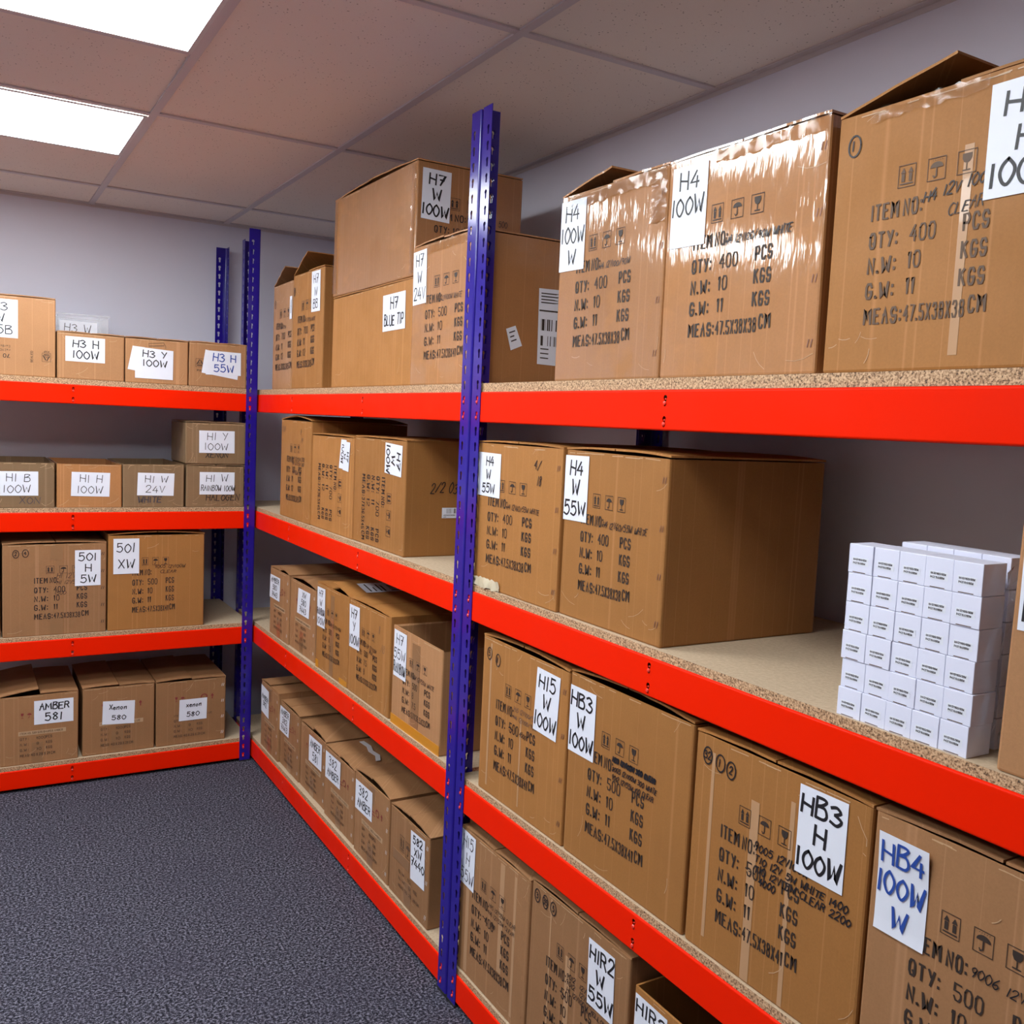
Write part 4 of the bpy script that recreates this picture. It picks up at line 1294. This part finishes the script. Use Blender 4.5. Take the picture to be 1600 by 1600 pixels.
# ---- back rack, second shelf
G = 'boxes on the second shelf of the back rack'
def old(txt, u, v, cw, ch, hw=0.0012, mi=WORN):
    return lambda bm, rnd: write(bm, txt, u, v, cw, ch, hw, lambda a, b: (a, -0.001, b), mi, rnd, 0.1, 0.05) and None
KB('open dull brown box with label H1 B 100W at the left edge', -1.066, 0.252, 1, 0.184, d=0.47, mat='kraft_grey', flaps=(None, None), group=G, marks=old('XON', 0.125, 0.018, 0.026, 0.026), rim=0.001,
   labs=[(Q(0.044, 0.147, 0.192, 0.050), ['H1 B', '100W'], dict(hw=0.0013))])
KB('open brown box with label H1 H 100W and shiny torn tape', -0.807, 0.247, 1, 0.181, d=0.47, mat='kraft_taped', flaps=(None, None), group=G, rim=0.001,
   labs=[(Q(0.055, 0.148, 0.201, 0.049, -0.003, -0.003), ['H1 H', '100W'], dict(hw=0.0013))])
KB('open dull brown box with label H1 W 24V', -0.556, 0.247, 1, 0.185, d=0.47, mat='kraft_grey', flaps=(None, None), group=G, marks=old('WHITE', 0.06, 0.022, 0.020, 0.024, 0.0022), rim=0.001,
   labs=[(Q(0.058, 0.148, 0.206, 0.052, -0.002, -0.003), ['H1 W', '24V'], dict(hw=0.0013))])
KB('dull brown box with label H1 W RAINBOW 100W, under another box', -0.301, 0.250, 1, 0.1815, d=0.31, mat='kraft_grey', flaps=(0, 0), group=G, marks=old('HALOGEN', 0.085, 0.030, 0.021, 0.026, 0.0016, MARK),
   labs=[(Q(0.056, 0.154, 0.206, 0.056), ['H1 W', ('RAINBOW 100W', 0.55, 0.97)], dict(hw=0.0013))])
KB('dull brown box with label H1 Y 100W, stacked on top of another box', -0.306, 0.258, 1, 0.180, d=0.31, zoff=0.1885, mat='kraft_grey', flaps=(0, 0), group=G, marks=old('XENON', 0.085, 0.030, 0.02, 0.022, 0.0016, MARK),
   labs=[(Q(0.056, 0.146, 0.208, 0.049, 0.001, 0.001), ['H1 Y', '100W'], dict(hw=0.0013))])

# ---- back rack, third shelf
G = 'boxes on the third shelf of the back rack'
KB('brown box barely showing at the left edge of the third shelf', -1.402, 0.392, 2, 0.380, d=0.475, mat='kraft', flaps=(1, 1), group=G, marks=marks_std(0.392, 0.38, U))
W = 0.384
r, rnd = KB('brown box with circled 2 and 4 and label 501 H 5W', -1.003, W, 2, 0.377, d=0.475, mat='kraft_red', flaps=(1.8, 1.8), group=G,
   marks=marks_std(W, 0.377, (0.295, 0.79), '400', circles=[('2', 0.125, 0.90), ('4', 0.215, 0.905)], notes=[('H1 12V', 0.51, 0.625, 0.022, 0.026, 0.0010), ('H1 12V55W', 0.51, 0.56, 0.018, 0.020, 0.0009), ('1500', 0.49, 0.445, 0.018, 0.02, 0.0009)]),
   labs=[(Q(0.264, 0.349, 0.362, 0.200), ['501', 'H', '5W'], dict(hw=0.0020))])
strip(r, 'F', W, 0.45 * W, 0.57 * W, 0.31, 0.370, 'tape', 0.0005)
strip(r, 'F', W, 0.45 * W, 0.57 * W, 0.003, 0.075, 'tape', 0.0005)
staples(r, W, 0.377, 5, col='ink')
W = 0.394
KB('brown box with label 501 XW, right of the other on the third shelf', -0.613, W, 2, 0.407, d=0.475, mat='kraft', flaps=(3.2, 3.2), group=G,
   marks=marks_std(W, 0.407, (0.245, 0.66), '500', meas=M41, notes=[('9005 12V100W', 0.47, 0.645, 0.017, 0.019, 0.0011), ('CLEAR', 0.53, 0.592, 0.020, 0.018, 0.0011)]),
   labs=[(Q(0.021, 0.393, 0.123, 0.243), [('501', 0.55), ('XW', 0.55)], dict(hw=0.0020))])

# ---- back rack, bottom shelf
G = 'boxes on the bottom shelf of the back rack'
W = 0.289
r, _ = KB('brown box with label AMBER 581 and a lifted lid flap, left edge', -1.014, W, 3, 0.289, d=0.42, mat='kraft_red', flaps=(9, 1), group=G, marks=marks_red(W, 0.289, 'ITEM NO. 581 S25 BAU15S AMBER'),
   labs=[(Q(0.124, 0.264, 0.271, 0.164), [('AMBER', 0.62, 0.75), '581'], dict(hw=0.0024))])
strip(r, 'F', W, 0.40 * W, 0.54 * W, 0.003, 0.09, 'tape', 0.0005)
W = 0.288
r, _ = KB('brown box with label Xenon 580, middle of the back bottom shelf', -0.708, W, 3, 0.291, d=0.42, front=2.030, mat='kraft_red', flaps=(2.5, 0.5), group=G, marks=marks_red(W, 0.291, 'ITEM NO. 580 CLEAR BLUE'),
   labs=[(Q(0.080, 0.231, 0.208, 0.130, -0.008, -0.003), [('Xenon', 0.45, 0.55), ('580', 0.45)], dict(hw=0.0017))])
strip(r, 'F', W, 0.40 * W, 0.56 * W, 0.003, 0.10, 'tape', 0.0005)
W = 0.298
r, _ = KB('brown box with label xenon 580, rightmost on the back bottom shelf', -0.412, W, 3, 0.288, d=0.42, front=2.030, mat='kraft_red', flaps=(3, 0.5), group=G, marks=marks_red(W, 0.288, 'ITEM NO. 580 CLEAR BLUE', strip_=False),
   labs=[(Q(0.097, 0.202, 0.216, 0.106, 0.0, -0.002), [('xenon', 0.45, 0.55), ('580', 0.45)], dict(hw=0.0017))])
staples(r, W, 0.288, 4, col='staple')

# ------------------------------------------------------------------ clear plastic bins behind the boxes
def bin_(label, x0, y0, z0, w, d, h, lab):
    t = thing('plastic_bin', label, 'bin', (x0, y0, z0), 0, 'clear plastic bins')
    bm = bmesh.new()
    add_box(bm, 0.006, 0.006, 0, w - 0.006, d - 0.006, h)
    top = [f for f in bm.faces if all(v.co.z > h - 1e-5 for v in f.verts)]
    bmesh.ops.delete(bm, geom=top, context='FACES')
    bmesh.ops.recalc_face_normals(bm, faces=bm.faces)
    bmesh.ops.solidify(bm, geom=bm.faces[:], thickness=0.0015)
    link_mesh('tub', bm, M['clear'], t)
    bm = bmesh.new()
    for b_ in ((0, 0, w, 0.006), (0, d - 0.006, w, d), (0, 0.006, 0.006, d - 0.006), (w - 0.006, 0.006, w, d - 0.006)):
        add_box(bm, b_[0], b_[1], h - 0.006, b_[2], b_[3], h + 0.001)
    for xx in (0.045, w - 0.045):
        add_box(bm, xx - 0.002, 0.003, 0.004, xx + 0.002, 0.0058, h - 0.006)
    link_mesh('rim', bm, M['clear'], t)
    if lab:
        rn = random.Random(8)
        make_label(t, 'F', w, [(0.052, h - 0.030), (w - 0.052, h - 0.032), (w - 0.052, 0.012), (0.052, 0.014)], lab, rn, off=-0.0035, ink='marker_grey', hw=0.0014)
bin_('clear plastic bin at the bottom of the stack behind the brown box', -0.822, 2.35, SH[0], 0.255, 0.24, 0.135, None)
bin_('clear plastic bin with label H3 W, topmost of its stack behind the brown box', -0.822, 2.35, SH[0] + 0.1365, 0.255, 0.24, 0.152, ['H3 W', '100W'])

# ------------------------------------------------------------------ stack of small white cartons
CW, CH, CD = 0.0438, 0.0440, 0.052
def carton_meshes():
    bm = bmesh.new()
    add_box(bm, 0, 0, 0, CW - 0.0005, CD, CH, 0, 0.0009)
    # tuck slot line near the bottom of the front face
    add_poly(bm, [(0.009, -0.0002, 0.0012), (CW - 0.012, -0.0002, 0.0012), (CW - 0.012, -0.0002, 0.0024), (0.009, -0.0002, 0.0024)], 1)
    me = bpy.data.meshes.new('carton_body')
    bm.to_mesh(me); bm.free()
    me.materials.append(M['carton']); me.materials.append(M['ink_faint'])
    bm = bmesh.new()
    P = lambda a, b: (a, -0.0006, b)
    add_poly(bm, [(0.007, -0.0003, 0.0125), (CW - 0.008, -0.0003, 0.0125), (CW - 0.008, -0.0003, 0.0245), (0.007, -0.0003, 0.0245)], 0)
    print_text(bm, 'H4 12V100/90W', 0.009, CW - 0.011, 0.0212, 0.0034, P, 1)
    print_text(bm, 'P43T RAINBOW', 0.009, CW - 0.013, 0.0158, 0.0034, P, 1)
    m2 = bpy.data.meshes.new('carton_sticker')
    bm.to_mesh(m2); bm.free()
    m2.materials.append(M['paper']); m2.materials.append(M['ink'])
    return me, m2
cme, sme = carton_meshes()
ROWS = ['bottom row', 'second lowest row', 'third lowest row', 'third highest row', 'second highest row', 'top row']
COLS4 = ['leftmost', 'second from left', 'third from left', 'rightmost']
COLS = ['leftmost', 'second from the left', 'middle', 'second from the right', 'rightmost']
rw = random.Random(4)
def small_carton(x, y, z, rz, label, group):
    t = thing('white_carton', label, 'carton', (x, y, z), rz, group)
    for nm, me in (('carton_body', cme), ('carton_sticker', sme)):
        o = bpy.data.objects.new(nm, me)
        COL.objects.link(o); o.parent = t
for r_ in range(6):
    jx = rw.uniform(-0.0015, 0.0015)
    for c in range(5):
        small_carton(0.013 + rw.uniform(-0.0012, 0.0012), -(1.232 + jx + (5 - r_) * -0.0 + c * CW), SH[1] + r_ * (CH + 0.0004), RX,
                     'white carton, %s in the %s of the front block' % (COLS[c], ROWS[r_]), 'white cartons in the front block')
for r_ in range(6):
    for c in range(4):
        small_carton(0.086, -(1.268 + c * CW), SH[1] + r_ * (CH + 0.0014), RX,
                     'white carton, %s in the %s of the rear block' % (COLS4[c], ROWS[r_]), 'white cartons in the rear block')
# crumpled clear wrap beside the cartons
bm = bmesh.new()
rn = random.Random(9)
nx, nz = 10, 16
gr = []
for j in range(nz + 1):
    row = []
    for i in range(nx + 1):
        a, b = i / nx, j / nz
        row.append(bm.verts.new((0.03 + a * 0.11, -1.4625 - 0.009 - rn.uniform(-0.006, 0.006), 0.001 + b * 0.272 + (rn.uniform(-0.008, 0.004) if j == nz else 0))))
    gr.append(row)
for j in range(nz):
    for i in range(nx):
        bm.faces.new((gr[j][i], gr[j][i + 1], gr[j + 1][i + 1], gr[j + 1][i]))
o = link_mesh('plastic_wrap', bm, M['film'], None, (0, 0, SH[1]))
tag(o, 'crumpled clear plastic wrap between the white cartons and the brown box', 'plastic wrap')

# white cord lying on one lid of the far bottom row
bm = bmesh.new()
pts = [(0.10, -0.02), (0.118, 0.03), (0.112, 0.08), (0.125, 0.13), (0.12, 0.19)]
rows = []
for i, (a, b) in enumerate(pts):
    rows.append([bm.verts.new((a + dx, b, 0.0 + dz)) for dx, dz in ((-0.009, 0), (0.009, 0), (0.009, 0.0015), (-0.009, 0.0015))])
for p, q in zip(rows[:-1], rows[1:]):
    for k in range(4):
        bm.faces.new((p[k], p[(k + 1) % 4], q[(k + 1) % 4], q[k]))
bm.faces.new(rows[0][::-1]); bm.faces.new(rows[-1])
bmesh.ops.recalc_face_normals(bm, faces=bm.faces)
o = link_mesh('strap', bm, M['white_metal'], None, (0.02, 0.83, SH[3] + 0.275))
tag(o, 'pale flat strap lying across the lids of the far bottom boxes', 'strap')
